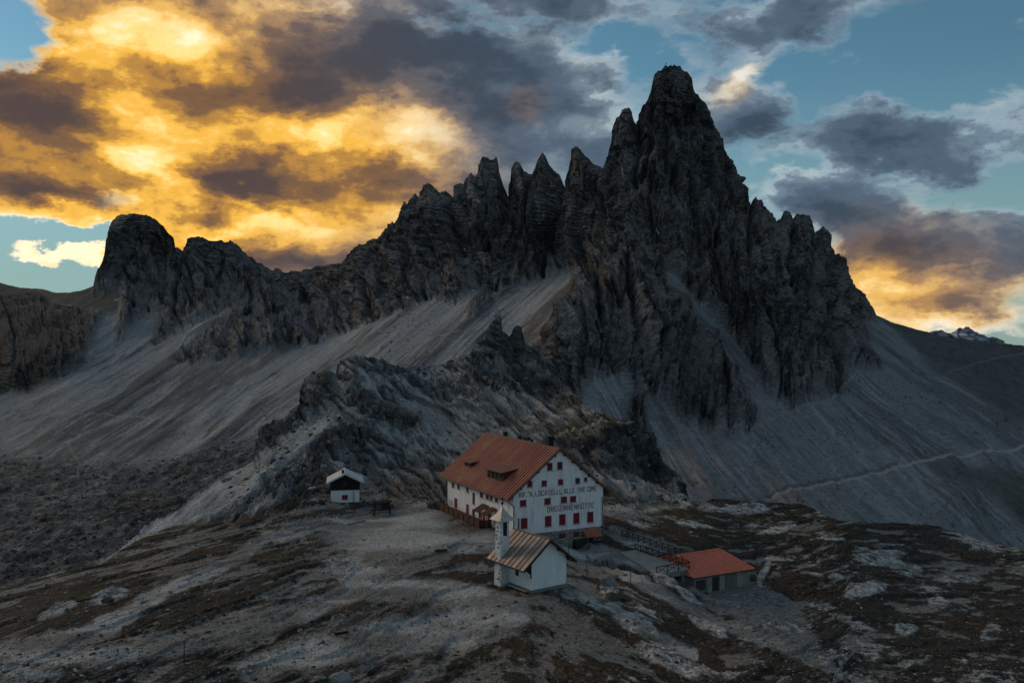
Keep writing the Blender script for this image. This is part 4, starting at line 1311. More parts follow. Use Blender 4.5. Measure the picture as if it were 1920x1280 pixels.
MB().prism([(0, 0), (20, 0), (20, roofz(20) - 0.30), (10, RZ - 0.30), (0, roofz(0) - 0.30)], 'y', 0, HL).build('wall', M['plaster'], hut)
MB().box(-0.06, 20.06, -0.06, HL + 0.06, -6.0, -0.01).build('basement_wall', M['stone'], hut)
rl = corrugated('roof_slope', hut, M['roof'], (-1.25, OH, roofz(-1.25)), (10, OH, RZ), (10, HL + 1.1, RZ), (-1.25, HL + 1.1, roofz(-1.25)), 1.05, 0.22, 0.18)
corrugated('roof_slope', hut, M['roof'], (21.25, OH, roofz(21.25)), (10.02, OH, RZ), (10.02, HL + 1.1, RZ), (21.25, HL + 1.1, roofz(21.25)), 1.05, 0.22, 0.18)
MB().prism([(9.6, RZ - 0.22), (10.0, RZ + 0.20), (10.4, RZ - 0.22), (10.0, RZ - 0.1)], 'y', OH - 0.03, HL + 1.13).build('ridge_cap', M['roof_d'], hut)
for s_ in (-1, 1):        # verge boards and the purlin ends under them
    u_e = 10 + s_ * 11.28
    for yy in (OH - 0.02, HL + 1.12):
        MB().bar((u_e, yy, roofz(u_e) - 0.10), (10, yy, RZ - 0.10), 0.07, 0.30, up=(0, 0, 1)).build('verge_board', M['roof_d'], hut)
    for k in range(6):
        uu = 10 + s_ * (1.0 + k * 1.85)
        z_ = roofz(uu) - 0.46
        MB().box(uu - 0.13, uu + 0.13, OH + 0.05, 0.02, z_ - 0.16, z_ + 0.14).build('purlin', M['wood_d'], hut)
    # eave gutter and fascia
    MB().tube([(u_e - s_ * 0.02, OH + 0.03, roofz(u_e) - 0.12), (u_e - s_ * 0.02, HL + 1.0, roofz(u_e) - 0.12)], 0.11, 8).build('gutter', M['pipe'], hut)
    MB().box(min(u_e, u_e - s_ * 0.10) - 0.0, max(u_e, u_e - s_ * 0.10), OH + 0.03, HL + 1.05, roofz(u_e) - 0.40, roofz(u_e) - 0.20).build('fascia', M['roof_d'], hut)
MB().tube([(-1.2, -0.3, 6.5), (-0.5, -0.25, 6.0), (-0.15, -0.13, 5.7), (0.12, -0.13, 5.5), (0.12, -0.13, -0.6)], 0.085, 8).build('downpipe', M['pipe'], hut)
MB().tube([(1.15, -0.12, 3.2), (1.15, -0.12, -0.7)], 0.10, 8).build('downpipe', M['pipe'], hut)
MB().tube([(21.1, -0.3, 6.4), (20.4, -0.25, 6.1), (19.75, -0.13, 5.7), (19.75, -0.13, -3.8)], 0.085, 8).build('downpipe', M['pipe'], hut)
MB().tube([(-0.12, 31.7, 6.4), (-0.12, 31.7, 0.0)], 0.085, 8).build('downpipe', M['pipe'], hut)

U_IN = Vector((1, 0, 0))


def window(face, a, z, w, h, dark=False, sill=True, leaves=2):
    """closed shutters in a thin frame; face 'g' = gable (y = 0), 'l' = long wall (x = 0)"""
    def bx(mb, a0, a1, d0, d1, z0, z1):
        return mb.box(a0, a1, -d1, -d0, z0, z1) if face == 'g' else mb.box(-d1, -d0, a0, a1, z0, z1)
    f = MB()
    t_ = 0.07
    bx(f, a - w / 2 - t_, a + w / 2 + t_, -0.02, 0.035, z - h / 2 - t_, z + h / 2 + t_)
    fo = f.build('window', M['frame'], hut)
    for k in range(leaves):
        w0 = a - w / 2 + k * w / leaves + 0.012
        m = bx(MB(), w0, w0 + w / leaves - 0.024, 0.045, 0.085, z - h / 2, z + h / 2)
        # ledged boards across the leaf
        for q in (0.2, 0.8):
            bx(m, w0 + 0.05, w0 + w / leaves - 0.074, 0.086, 0.105, z - h / 2 + q * h - 0.05, z - h / 2 + q * h + 0.05)
        m.build('shutter', M['shutter_d'] if dark else M['shutter'], fo)
    if sill:
        bx(MB(), a - w / 2 - 0.16, a + w / 2 + 0.16, -0.02, 0.20, z - h / 2 - 0.20, z - h / 2 - 0.08).build('sill', M['sill'], fo)
    return fo


PXM = HC[1] / F
for (px, py, w, h, dk_) in [(1031, 874.3, 8.7, 13, 0), (1049.6, 872.4, 8.7, 13, 1), (993.4, 907.2, 8.4, 9.8, 0), (1020.3, 905.5, 8.8, 9.8, 0), (1051, 903, 8.4, 9.6, 0), (1083, 900.7, 8.0, 9.4, 1), (1097.9, 898.2, 5.2, 6.4, 0),
                            (980.7, 942.7, 10.8, 10.8, 0), (1026.5, 939.2, 10.8, 10.8, 0), (1057.3, 936.2, 10.6, 10.8, 0), (1074.4, 935, 10.4, 10.4, 0),
                            (982.7, 980.5, 11.2, 18.7, 0), (1027.8, 976.4, 11.2, 18.7, 0), (1054.3, 973.5, 10.9, 18.7, 0), (1080.6, 970.8, 10.7, 18.7, 0), (1106.7, 968.6, 10.6, 18.7, 0),
                            (1053.7, 1004, 12.0, 9.4, 1), (1080.6, 1001, 11, 10, 1)]:
    u, z = on_gable(px, py)
    dd = (HC[1] + HU[1] * u) / F
    window('g', u, z, w * dd / 0.865, h * dd, bool(dk_))
for (px, py, w, h, dk_) in [(850, 907.8, 4.8, 9.4, 0), (859.8, 911, 4.8, 9.4, 1), (876.6, 916.4, 4.8, 10, 0), (888.3, 933.6, 5.0, 20, 0), (903, 925.5, 6.2, 11.6, 1), (914, 929.4, 5.8, 11, 0), (921, 931.7, 5.6, 11, 0), (931, 934.4, 5.8, 11.5, 1),
                            (854.8, 942.5, 6.4, 17, 0), (888, 960, 5.0, 10, 0), (900.5, 960, 5.0, 17, 0), (930, 973, 5.2, 15, 0)]:
    v, z = on_left(px, py)
    dd = (HC[1] + HV[1] * v) / F
    window('l', v, z, w * dd / 0.52, h * dd, bool(dk_))
# doors of the long wall, under their little roofs
for (px, wd, hh) in [(876.6, 1.15, 2.5), (907.5, 1.0, 2.3), (917.7, 1.4, 2.5)]:
    v, _ = on_left(px, 960)
    d_ = MB().box(-0.06, 0.02, v - wd / 2, v + wd / 2, 0.0, hh).build('door', M['shutter'], hut)
    MB().box(-0.11, -0.065, v + wd / 2 - 0.22, v + wd / 2 - 0.14, 1.0, 1.15).build('handle', M['pipe'], d_)
for (px, wd, ln) in [(911, 3.0, 2.3), (927, 2.6, 2.4)]:
    v, _ = on_left(px, 955)
    pr = corrugated('porch_roof', hut, M['roof_d'], (-ln, v - wd / 2, 2.75), (0.02, v - wd / 2, 3.9), (0.02, v + wd / 2, 3.9), (-ln, v + wd / 2, 2.75), 0.35, 0.04, 0.10)
    for q in (-1, 1):
        MB().bar((-ln + 0.2, v + q * (wd / 2 - 0.15), 0.0), (-ln + 0.2, v + q * (wd / 2 - 0.15), 2.72), 0.14).build('porch_post', M['wood_r'], hut)
# basement door with its small roof, and the metal bunker beside it
u, _ = on_gable(1107, 1011)
d_ = MB().box(u - 0.6, u + 0.6, -0.12, -0.05, -4.0, -1.5).build('door', M['wood_d'], hut)
MB().box(u + 0.38, u + 0.46, -0.18, -0.125, -2.9, -2.75).build('handle', M['pipe'], d_)
corrugated('porch_roof', hut, M['roof'], (u - 1.9, -1.7, -1.55), (u - 1.9, -0.04, -0.35), (u + 1.7, -0.04, -0.35), (u + 1.7, -1.7, -1.55), 0.4, 0.04, 0.10)
for q in (-1.6, 1.45):
    MB().bar((u + q, -1.5, -1.65), (u + q, -0.05, -2.5), 0.12).build('porch_brace', M['wood_d'], hut)
u, _ = on_gable(1088, 1011)
MB().box(u - 1.7, u + 0.9, -1.1, -0.05, -4.2, -2.1).build('store_box', M['green'], hut)
# lettering
a, za = on_gable(973.5, 931); b, zb = on_gable(1118.5, 919)
lettering('RIF."A. LOCATELLI, ALLE TRE CIME', a, b, 0.5 * (za + zb) - 0.05, 0.86, hut)
a, za = on_gable(1026.5, 958.5); b, zb = on_gable(1113, 950.5)
lettering('DREIZINNENHUTTE', a, b, 0.5 * (za + zb) - 0.05, 0.92, hut)
# dormers on the long slope
for (px, py, wd, ln, hh) in [(877, 876, 3.4, 3.0, 1.3), (928, 900, 7.2, 4.6, 2.15)]:
    best = None
    for uu in np.linspace(0.2, 7.5, 200):          # where the roof plane is seen at this photo spot
        v, z = on_left(px, py, uu)
        e = abs(z - roofz(uu))
        if best is None or e < best[0]:
            best = (e, uu, v)
    _, uu, v = best
    z0 = roofz(uu)
    dm = MB().prism([(uu, z0 - 0.3), (uu, z0 + hh), (uu + (hh - 0.25) / SL * 1.15, z0 + hh + 0.25), (uu + 0.9, z0 - 0.3 + 0.9 * SL)], 'y', v - wd / 2, v + wd / 2).build('dormer', M['wood_r'], hut)
    rise = 0.16
    ue = uu - (0.85 if wd > 4 else 0.6)
    ov = uu - ue
    un = uu + (hh) / (SL - rise) + 0.35
    MB().prism([(ue, z0 + hh - 0.05 - ov * rise), (ue, z0 + hh + 0.09 - ov * rise), (un, z0 + hh + 0.09 + (un - uu) * rise), (un, z0 + hh - 0.05 + (un - uu) * rise)], 'y', v - wd / 2 - 0.8, v + wd / 2 + 0.8).build('roof', M['roof_m'], dm)
    nwin = 4 if wd > 4 else 2
    for k in range(nwin):
        c_ = v - wd / 2 + (k + 0.5) * wd / nwin
        MB().box(uu - 0.03, uu + 0.01, c_ - wd / nwin * 0.32, c_ + wd / nwin * 0.32, z0 + 0.15, z0 + hh - 0.25).build('window', M['glass'], dm)
# chimneys along the ridge
for (v, w, h) in [(24.3, 0.75, 0.9), (17.6, 0.6, 0.8), (12.0, 0.35, 0.5), (4.6, 1.15, 1.9)]:
    c_ = MB().box(10.0 - w / 2 + 0.5, 10.0 + w / 2 + 0.5, v - w / 2, v + w / 2, RZ - 1.4, RZ + h).build('chimney', M['wood_k'], hut)
    MB().box(10.0 - w / 2 + 0.40, 10.0 + w / 2 + 0.60, v - w / 2 - 0.1, v + w / 2 + 0.1, RZ + h, RZ + h + 0.14).build('cap', M['pipe'], c_)
v, z = on_left(845, 943.5)
MB().box(-0.05, -0.004, v - 1.1, v + 1.0, 0.9, 2.0).build('notice_panel', mat('pale_blue_panel', (0.42, 0.46, 0.52), 0.7, 0.1), hut)

# wooden terrace wall along the hut's long side
ter = empty('wooden_terrace', (HC[0], HC[1], 0), math.atan2(HU[1], HU[0]))
tag(ter, 'dark red-brown wooden terrace running along the white hut\'s long wall', 'terrace')
T0, T1, TU = 9.2, 32.6, -2.6
MB().box(TU + 0.1, -0.05, T0, T1, 0.02, 0.55).build('deck', M['wood_d'], ter)
nb = 4
for k in range(nb):
    MB().box(TU - 0.05, TU + 0.0, T0, T1, 0.05 + k * 0.33, 0.05 + k * 0.33 + 0.29).build('board', M['wood_r'], ter)
for k in range(10):
    v = T0 + 0.1 + k * (T1 - T0 - 0.2) / 9
    MB().box(TU - 0.14, TU - 0.055, v - 0.06, v + 0.06, 0.0, 1.42).build('post', M['wood_d'], ter)
for vv in (T0, T1):
    for k in range(nb):
        MB().box(TU + 0.02, -0.1, vv - 0.03, vv + 0.03, 0.57 + (k - 1) * 0.29, 0.57 + (k - 1) * 0.29 + 0.26).build('board', M['wood_r'], ter)
MB().box(TU - 0.2, TU + 0.22, T0 - 0.05, T1 + 0.05, 1.42, 1.48).build('rail', M['wood_r'], ter)

# ------------------------------------------------------------------ the chapel
ch = empty('chapel', (CC[0], CC[1], 2.05), math.atan2(CU[1], CU[0]))
tag(ch, 'small white chapel with bell tower and brown sheet-metal roof on the knoll', 'chapel')
CRU, CRZ, CSL = 2.75, 7.15, 0.78
CW, CL = 6.1, 7.4


def cz(u):
    return CRZ - CSL * abs(u - CRU)


MB().prism([(0, 0.45), (CW, 0.45), (CW, cz(CW) - 0.22), (CRU, CRZ - 0.22), (0, cz(0) - 0.22)], 'y', 0, CL).build('wall', M['plaster_c'], ch)
pl = MB().box(-0.10, CW + 0.10, -0.10, CL + 0.1, -1.2, 0.45).build('plinth', M['plinth'], ch)
rs = random.Random(4)
st_m = [MB().box(-0.5, 0.5, -0.5, 0.5, -0.5, 0.5).build('stone', M['rockm'], pl, bevel=0.14), None]
proto = st_m[0]
first = True
stones = []
for row in range(2):
    for side, ln in (('b', CW + 0.2), ('l', CL + 0.2)):
        x = 0.0
        while x < ln - 0.15:
            w = rs.uniform(0.30, 0.62)
            stones.append((side, x + w / 2 - 0.10, w, row)); x += w + 0.03
for (side, c_, w, row) in stones:
    o = proto if first else proto.copy()
    if not first:
        COL.objects.link(o)
    first = False
    o.parent = pl
    hgt = rs.uniform(0.22, 0.29)
    zc = -0.02 + row * 0.29 + rs.uniform(-0.02, 0.02)
    if side == 'b':
        o.location = (c_, -0.12, zc); o.scale = (w, 0.14, hgt)
    else:
        o.location = (-0.12, c_, zc); o.scale = (0.14, w, hgt)
# roof: separate sheets with raised seams
OV0, OV1 = -0.75, 8.1
for s_ in (-1, 1):
    ue = CRU + s_ * 4.65
    n_p = 9
    pw = (OV1 - OV0) / n_p
    for k in range(n_p):
        y0, y1 = OV0 + k * pw, OV0 + (k + 1) * pw
        off = 0.012 * ((k * 7) % 3)
        p = MB().prism([(ue, cz(ue) - 0.10 + off), (CRU, CRZ - 0.10 + off), (CRU, CRZ + off), (ue, cz(ue) + off)], 'y', y0 + 0.015, y1 - 0.015)
        pn = p.build('roof_sheet', (M['copper'], M['copper2'], M['copper3'], M['copper2'])[(k * 5 + 1) % 4], ch)
        MB().bar((ue, y0, cz(ue) + 0.06), (CRU, y0, CRZ + 0.06), 0.045, 0.07).build('seam', M['copper_d'], pn)
    for yy in (OV0, OV1):
        MB().bar((ue, yy, cz(ue) - 0.16), (CRU, yy, CRZ - 0.16), 0.08, 0.28).build('verge_board', M['wood_d'], ch)
    MB().box(ue - 0.05, ue + 0.05, OV0, OV1, cz(ue) - 0.24, cz(ue) - 0.08).build('fascia', M['wood_d'], ch)
    for k in range(3):       # purlins under the overhang
        uu = CRU + s_ * (0.2 + 1.55 * k) if k else CRU
        MB().box(uu - 0.11, uu + 0.11, OV0 + 0.1, 0.02, cz(uu) - 0.48, cz(uu) - 0.2).build('purlin', M['wood_k'], ch)
MB().bar((CRU, OV0 - 0.02, CRZ + 0.06), (CRU, OV1 + 0.02, CRZ + 0.06), 0.26, 0.08).build('ridge_cap', M['copper3'], ch)
# dark timber bracket at the rear left corner, side window
MB().prism([(-1.35, cz(-1.35) - 0.35), (-0.02, cz(-0.0) - 0.35), (-0.02, 2.7), (-0.3, 2.7)], 'y', 0.05, 0.22).build('bracket', M['wood_k'], ch)
MB().box(-0.05, -0.012, 0.06, 0.30, 2.0, cz(0) - 0.4).build('bracket', M['wood_k'], ch)
wn = MB().box(-0.04, 0.02, 3.0, 3.75, 1.75, 3.75).build('window', M['wood_k'], ch)
for q in (3.09, 3.41):
    MB().box(-0.055, -0.041, q, q + 0.25, 1.85, 3.65).build('pane', M['glass'], wn)
# tower
TU0, TU1, TV0, TV1, TH = -1.45, 0.10, 5.30, 6.65, 9.35
tw = MB()
for (z_, e) in ((-1.0, 0.14), (0.0, 0.12), (4.0, 0.0), (TH, -0.05)):
    n = len(tw.v)
    tw.v += [(TU0 - e, TV0 - e, z_), (TU1 + e, TV0 - e, z_), (TU1 + e, TV1 + e, z_), (TU0 - e, TV1 + e, z_)]
    if n:
        for i in range(4):
            j = (i + 1) % 4
            tw.f.append((n - 4 + i, n - 4 + j, n + j, n + i))
tw.f.append((n, n + 1, n + 2, n + 3))
two = tw.build('tower', M['tower_pl'], ch)
MB().box(-0.98, -0.32, TV0 - 0.03 + 0.045, TV0 + 0.09, TH - 2.35, TH - 0.45).build('belfry_window', M['black'], two)
for k in range(6):
    zz = TH - 2.25 + k * 0.30
    MB().box(-0.94, -0.36, TV0 - 0.02, TV0 + 0.02, zz, zz + 0.16).build('louvre', M['green'], two)
# bare stones showing through the plaster of the tower's lit side
proto2 = None
for k in range(26):
    zz = rs.uniform(0.4, 8.6); yy = rs.choice((rs.uniform(TV0 + 0.02, TV0 + 0.3), rs.uniform(TV0 + 0.3, TV1 - 0.2)))
    if 3.2 < zz < 5.0:
        continue
    if proto2 is None:
        proto2 = MB().box(-0.5, 0.5, -0.5, 0.5, -0.5, 0.5).build('stone', M['rockd'], two, bevel=0.12); o = proto2
    else:
        o = proto2.copy(); COL.objects.link(o); o.parent = two
    o.location = (TU0 + 0.0 + (0.04 if zz > 4 else -0.06 * (1 - zz / 4) * 2), yy, zz); o.scale = (0.09, rs.uniform(0.16, 0.34), rs.uniform(0.12, 0.24))
sp = MB()
cu, cv = (TU0 + TU1) / 2, (TV0 + TV1) / 2
ring = []
for (r_, z_) in ((1.32, TH - 0.10), (0.72, TH + 0.55), (0.0, TH + 1.75)):
    ring.append([(cu + sx_ * r_, cv + sy_ * r_, z_) for sx_, sy_ in ((-1, -1), (1, -1), (1, 1), (-1, 1))])
for i in range(4):
    j = (i + 1) % 4
    pm = MB().quad(ring[0][i], ring[0][j], ring[1][j], ring[1][i]).quad(ring[1][i], ring[1][j], ring[2][0])
    in_ = [(p[0], p[1], p[2] - 0.07) for p in (ring[0][i], ring[0][j], ring[1][j], ring[1][i])]
    pm.quad(*in_).quad(ring[0][i], ring[0][j], in_[1], in_[0])
    if i == 0:
        spo = pm.build('spire_roof', M['spire'], ch)
    else:
        pm.build('roof_sheet', M['spire'], spo)
top = (cu, cv, TH + 1.7)
fin = MB().tube([top, (cu, cv, TH + 2.9)], 0.035, 6).build('finial', M['pipe'], ch)
bl = MB()
for k in range(7):
    pass
bl.tube([(cu, cv, TH + 1.95), (cu, cv, TH + 2.05), (cu, cv, TH + 2.2), (cu, cv, TH + 2.33), (cu, cv, TH + 2.42)], [0.06, 0.17, 0.21, 0.17, 0.05], 10).build('ball', M['pipe'], fin, smooth=True)
MB().prism([(cu - 0.42, TH + 2.72), (cu - 0.10, TH + 2.62), (cu + 0.25, TH + 2.70), (cu + 0.42, TH + 2.95), (cu + 0.2, TH + 2.9), (cu + 0.05, TH + 2.85), (cu - 0.22, TH + 3.02), (cu - 0.30, TH + 2.85)], 'y', cv - 0.02, cv + 0.02).build('weathercock', M['pipe'], fin)

# long bench plank under the chapel's side wall
bp = empty('wooden_bench', (CC[0], CC[1], 2.05), math.atan2(CU[1], CU[0]))
tag(bp, 'low weathered plank bench along the foot of the chapel\'s side wall', 'bench')
MB().box(-1.05, -0.55, 0.15, 4.9, 0.34, 0.42).build('seat', M['wood_g'], bp)
for v in (0.5, 2.5, 4.5):
    MB().box(-0.98, -0.62, v - 0.12, v + 0.12, -0.4, 0.34).build('leg', M['rockd'], bp)

# ------------------------------------------------------------------ the small two-tone hut
g0 = gpt(647, 943)
sh_z = gz(g0.x, g0.y) + 0.05
sh = empty('small_hut', (g0.x, g0.y, sh_z), math.radians(11))
tag(sh, 'small hut, white below and black timber above, pale sheet roof', 'hut')
SW2, SD2 = 3.2, 7.6
MB().box(-SW2, SW2, 0, SD2, -1.2, 2.95).build('wall', M['plaster'], sh)
MB().box(-SW2 - 0.04, SW2 + 0.04, -0.04, SD2, -1.2, 0.12).build('plinth', M['rockd'], sh)
MB().prism([(-SW2 - 0.12, 2.95), (SW2 + 0.12, 2.95), (SW2 + 0.12, 5.0), (0, 6.55), (-SW2 - 0.12, 5.0)], 'y', -0.12, SD2).build('timber_gable', M['wood_k'], sh)
for k in range(12):
    x_ = -SW2 + 0.08 + k * (2 * SW2) / 12
    MB().box(x_, x_ + 0.42, -0.16, -0.123, 2.95, 5.0 + 0.48 * (SW2 - abs(x_ + 0.21)) - 0.12).build('board', M['wood_k'], sh)
for s_ in (-1, 1):
    e0 = 4.15
    corrugated('roof_slope', sh, M['tin'], (s_ * e0, -1.0, 4.75), (0, -1.0, 6.85), (0, SD2 + 0.6, 6.85), (s_ * e0, SD2 + 0.6, 4.75), 0.9, 0.05, 0.10)
    MB().bar((s_ * e0, -1.02, 4.62), (0, -1.02, 6.72), 0.05, 0.34).build('verge_board', M['tin'], sh)
c_ = MB().box(-0.75, -0.2, 0.4, 0.95, 5.9, 7.35).build('chimney', M['wood_k'], sh)
MB().box(-0.82, -0.13, 0.33, 1.02, 7.35, 7.47).build('cap', M['pipe'], c_)
w_ = MB().box(-0.70, 0.62, -0.05, 0.02, 0.72, 1.86).build('window', M['frame'], sh)
for q in (-0.66, -0.02):
    MB().box(q, q + 0.60, -0.10, -0.051, 0.77, 1.81).build('shutter', M['shutter'], w_)
MB().box(-0.48, 0.40, -0.20, -0.162, 3.75, 4.9).build('hatch', mat('deep_red_hatch', (0.07, 0.012, 0.012), 0.7, 0.3), sh)
MB().tube([(1.85, -0.35, -0.5), (1.85, -0.35, 5.35)], 0.05, 6).build('flue_pipe', M['pipe'], sh)
MB().box(-SW2 - 0.9, -SW2 - 0.25, 0.2, 0.9, -0.6, 0.75).build('gas_box', M['concrete'], sh)

# ------------------------------------------------------------------ info boards by the court
b0 = gpt(716, 966)
ib = empty('information_board', (b0.x, b0.y, gz(b0.x, b0.y)), math.radians(24))
ib.scale = (1.3, 1.3, 1.25)
tag(ib, 'roofed dark timber information board on the gravel court', 'sign board')
for x_ in (-1.35, 1.35):
    MB().bar((x_, 0, -0.3), (x_, 0, 2.35), 0.16).build('post', M['fence'], ib)
    MB().bar((x_, -0.95, -0.1), (x_, 0, 1.7), 0.11).build('strut', M['fence'], ib)
MB().box(-1.25, 1.25, -0.05, 0.03, 0.85, 2.15).build('panel', M['wood_d'], ib)
MB().box(-1.1, -0.15, -0.09, -0.055, 1.0, 2.0).build('map_sheet', mat('faded_map', (0.075, 0.082, 0.080), 0.6, 0.3, 3.0), ib)
MB().prism([(-0.6, 2.25), (0.0, 2.62), (0.6, 2.25), (0.0, 2.5)], 'x', -1.6, 1.6).build('roof', M['wood_d'], ib)
MB().bar((-1.35, 0, 0.55), (1.35, 0, 0.55), 0.10).build('rail', M['fence'], ib)
sgl = gpt(701, 972)
sg = empty('signpost', (sgl.x, sgl.y, gz(sgl.x, sgl.y)), math.radians(15))
tag(sg, 'short braced signpost left of the roofed information board', 'signpost')
MB().bar((0, 0, -0.3), (0.02, 0, 2.1), 0.10).build('post', M['fence'], sg)
MB().bar((-0.55, 0.1, -0.1), (0, 0, 1.4), 0.08).build('strut', M['fence'], sg)
MB().prism([(-0.55, 1.75), (0.35, 1.75), (0.35, 2.1), (-0.55, 2.1), (-0.75, 1.92)], 'y', -0.09, -0.06).build('arrow_board', M['wood_d'], sg)
sgr = gpt(735, 964)
sg = empty('signpost', (sgr.x, sgr.y, gz(sgr.x, sgr.y)), math.radians(-20))
tag(sg, 'signpost with stacked trail boards right of the information board', 'signpost')
MB().bar((0, 0, -0.3), (0, 0, 2.25), 0.09).build('post', M['wood_g'], sg)
for k, z_ in enumerate((1.2, 1.52, 1.84)):
    MB().prism([(-0.3, z_), (0.42, z_), (0.58, z_ + 0.13), (0.42, z_ + 0.26), (-0.3, z_ + 0.26)], 'y', -0.08, -0.05).build('arrow_board', M['fence'], sg)

# ------------------------------------------------------------------ garage with hipped red roof, deck and railings
GA = np.array([30.6, 148.0]); gang = math.atan2(0.462, 0.887)
ga = empty('garage', (GA[0], GA[1], -6.3), gang)
tag(ga, 'low concrete garage with bright orange-red hipped roof', 'garage')
EW, ED, EH, RH, IN = 13.4, 13.8, 2.9, 5.1, 1.9
MB().box(0.5, EW - 0.5, 0.6, ED - 0.6, -0.6, EH - 0.05).build('wall', M['concrete'], ga)
for k, x_ in enumerate((3.2, 6.0, 9.8)):
    MB().box(x_, x_ + 1.1, 0.48, 0.62, -0.6, EH - 0.06).build('pilaster', M['deckc'], ga)
for (x0, x1) in ((4.5, 5.8), (7.4, 9.5)):
    MB().box(x0, x1, 0.50, 0.59, 0.0, EH - 0.5).build('door', M['green'] if x0 < 5 else mat('grey_garage_door', (0.13, 0.13, 0.125), 0.8, 0.15), ga)
MB().box(0.9, 2.9, 0.52, 0.605, 0.5, EH - 0.7).build('vent_grille', M['pipe'], ga)
rc = [(0, 0, EH), (EW, 0, EH), (EW, ED, EH), (0, ED, EH)]
r0, r1 = (IN, ED / 2, RH), (EW - IN, ED / 2, RH)


def hip_face(pa, pb, pc, pd, n_rows):
    """tiled slope: overlapping courses from eave (pa-pb) up to ridge (pd-pc)"""
    pa, pb, pc, pd = map(Vector, (pa, pb, pc, pd))
    nrm = (pb - pa).cross(pd - pa).normalized()
    if nrm.z < 0:
        nrm = -nrm
    m = MB()
    for k in range(n_rows):
        t0, t1 = k / n_rows, (k + 1) / n_rows
        a0, b0_ = pa.lerp(pd, t0), pb.lerp(pc, t0)
        a1, b1_ = pa.lerp(pd, t1), pb.lerp(pc, t1)
        m.quad(a0 + nrm * 0.07, b0_ + nrm * 0.07, b1_ + nrm * 0.005, a1 + nrm * 0.005)
        m.quad(a0, b0_, b0_ + nrm * 0.07, a0 + nrm * 0.07)
        # rolls up each course
        L = (b0_ - a0).length
        nr = max(1, int(L / 0.62))
        for q in range(nr):
            t_ = (q + 0.5) / nr
            A = a0.lerp(b0_, t_) + nrm * 0.10; B_ = a1.lerp(b1_, t_) + nrm * 0.045
            if (B_ - A).length > 0.05:
                m.bar(A, B_, 0.16, 0.09, up=tuple(nrm))
    return m.build('roof_slope', M['roof_g'], ga)


for (i, j, c_, d_) in ((0, 1, r1, r0), (1, 2, r1, r1), (2, 3, r0, r1), (3, 0, r0, r0)):
    hip_face(rc[i], rc[j], c_, d_, 16)
MB().box(0.1, EW - 0.1, 0.1, ED - 0.1, EH - 0.2, EH - 0.02).build('soffit', M['roof_d'], ga)
for (p, q) in ((r0, r1), (rc[1], r1), (rc[0], r0), (rc[2], r1), (rc[3], r0)):
    MB().bar(Vector(p) + Vector((0, 0, 0.06)), Vector(q) + Vector((0, 0, 0.12)), 0.26, 0.14).build('ridge_tiles', M['roof_g'], ga)
c_ = MB().box(1.9, 2.7, 5.2, 6.0, RH - 1.6, RH + 0.35).build('chimney', M['roof_g'], ga)
MB().tube([(2.3, 5.6, RH + 0.35), (2.3, 5.6, RH + 1.5)], 0.06, 6).build('flue_pipe', M['pipe'], c_)
MB().box(0.0, EW * 0.55, -2.4, 0.45, -0.5, 0.02).build('apron', M['concrete'], ga)

dk0 = [(19.8, 161.9), (22.9, 164.0), (30.4, 150.6), (24.0, 146.7)]
DZ = -2.36
de = empty('concrete_deck', (dk0[3][0], dk0[3][1], -6.3), 0)
tag(de, 'pale concrete deck with a dark garage opening below the railings', 'deck')
rel = [(x - dk0[3][0], y - dk0[3][1]) for x, y in dk0]
m = MB()
hz_ = DZ + 6.3
for za_, zb_ in ((hz_ - 0.32, hz_),):
    m.quad(*[(x, y, zb_) for x, y in rel]); m.quad(*[(x, y, za_) for x, y in rel])
    for i in range(4):
        (xa, ya), (xb, yb) = rel[i], rel[(i + 1) % 4]
        m.quad((xa, ya, za_), (xb, yb, za_), (xb, yb, zb_), (xa, ya, zb_))
m.build('slab', M['deckc'], de)
dv = Vector((rel[2][0] - rel[3][0], rel[2][1] - rel[3][1], 0)); dl = dv.length; dv.normalize()
dn = Vector((-dv.y, dv.x, 0))


def dbar(a, w, z0, z1, nm, mm, back=0.0, th=0.3):
    p = dv * a + dn * (0.12 + back)
    MB().quad(*[tuple(p + dv * (w * i) + dn * (th * j) + Vector((0, 0, z0))) for i, j in ((0, 0), (1, 0), (1, 1), (0, 1))]) \
        .quad(*[tuple(p + dv * (w * i) + dn * (th * j) + Vector((0, 0, z1))) for i, j in ((0, 0), (1, 0), (1, 1), (0, 1))]) \
        .quad(*[tuple(p + dv * (w * i) + Vector((0, 0, z))) for i, z in ((0, z0), (1, z0), (1, z1), (0, z1))]) \
        .quad(*[tuple(p + dv * (w * i) + dn * th + Vector((0, 0, z))) for i, z in ((0, z0), (1, z0), (1, z1), (0, z1))]) \
        .quad(*[tuple(p + dn * (th * j) + Vector((0, 0, z))) for j, z in ((0, z0), (1, z0), (1, z1), (0, z1))]) \
        .quad(*[tuple(p + dv * w + dn * (th * j) + Vector((0, 0, z))) for j, z in ((0, z0), (1, z0), (1, z1), (0, z1))]).build(nm, mm, de)


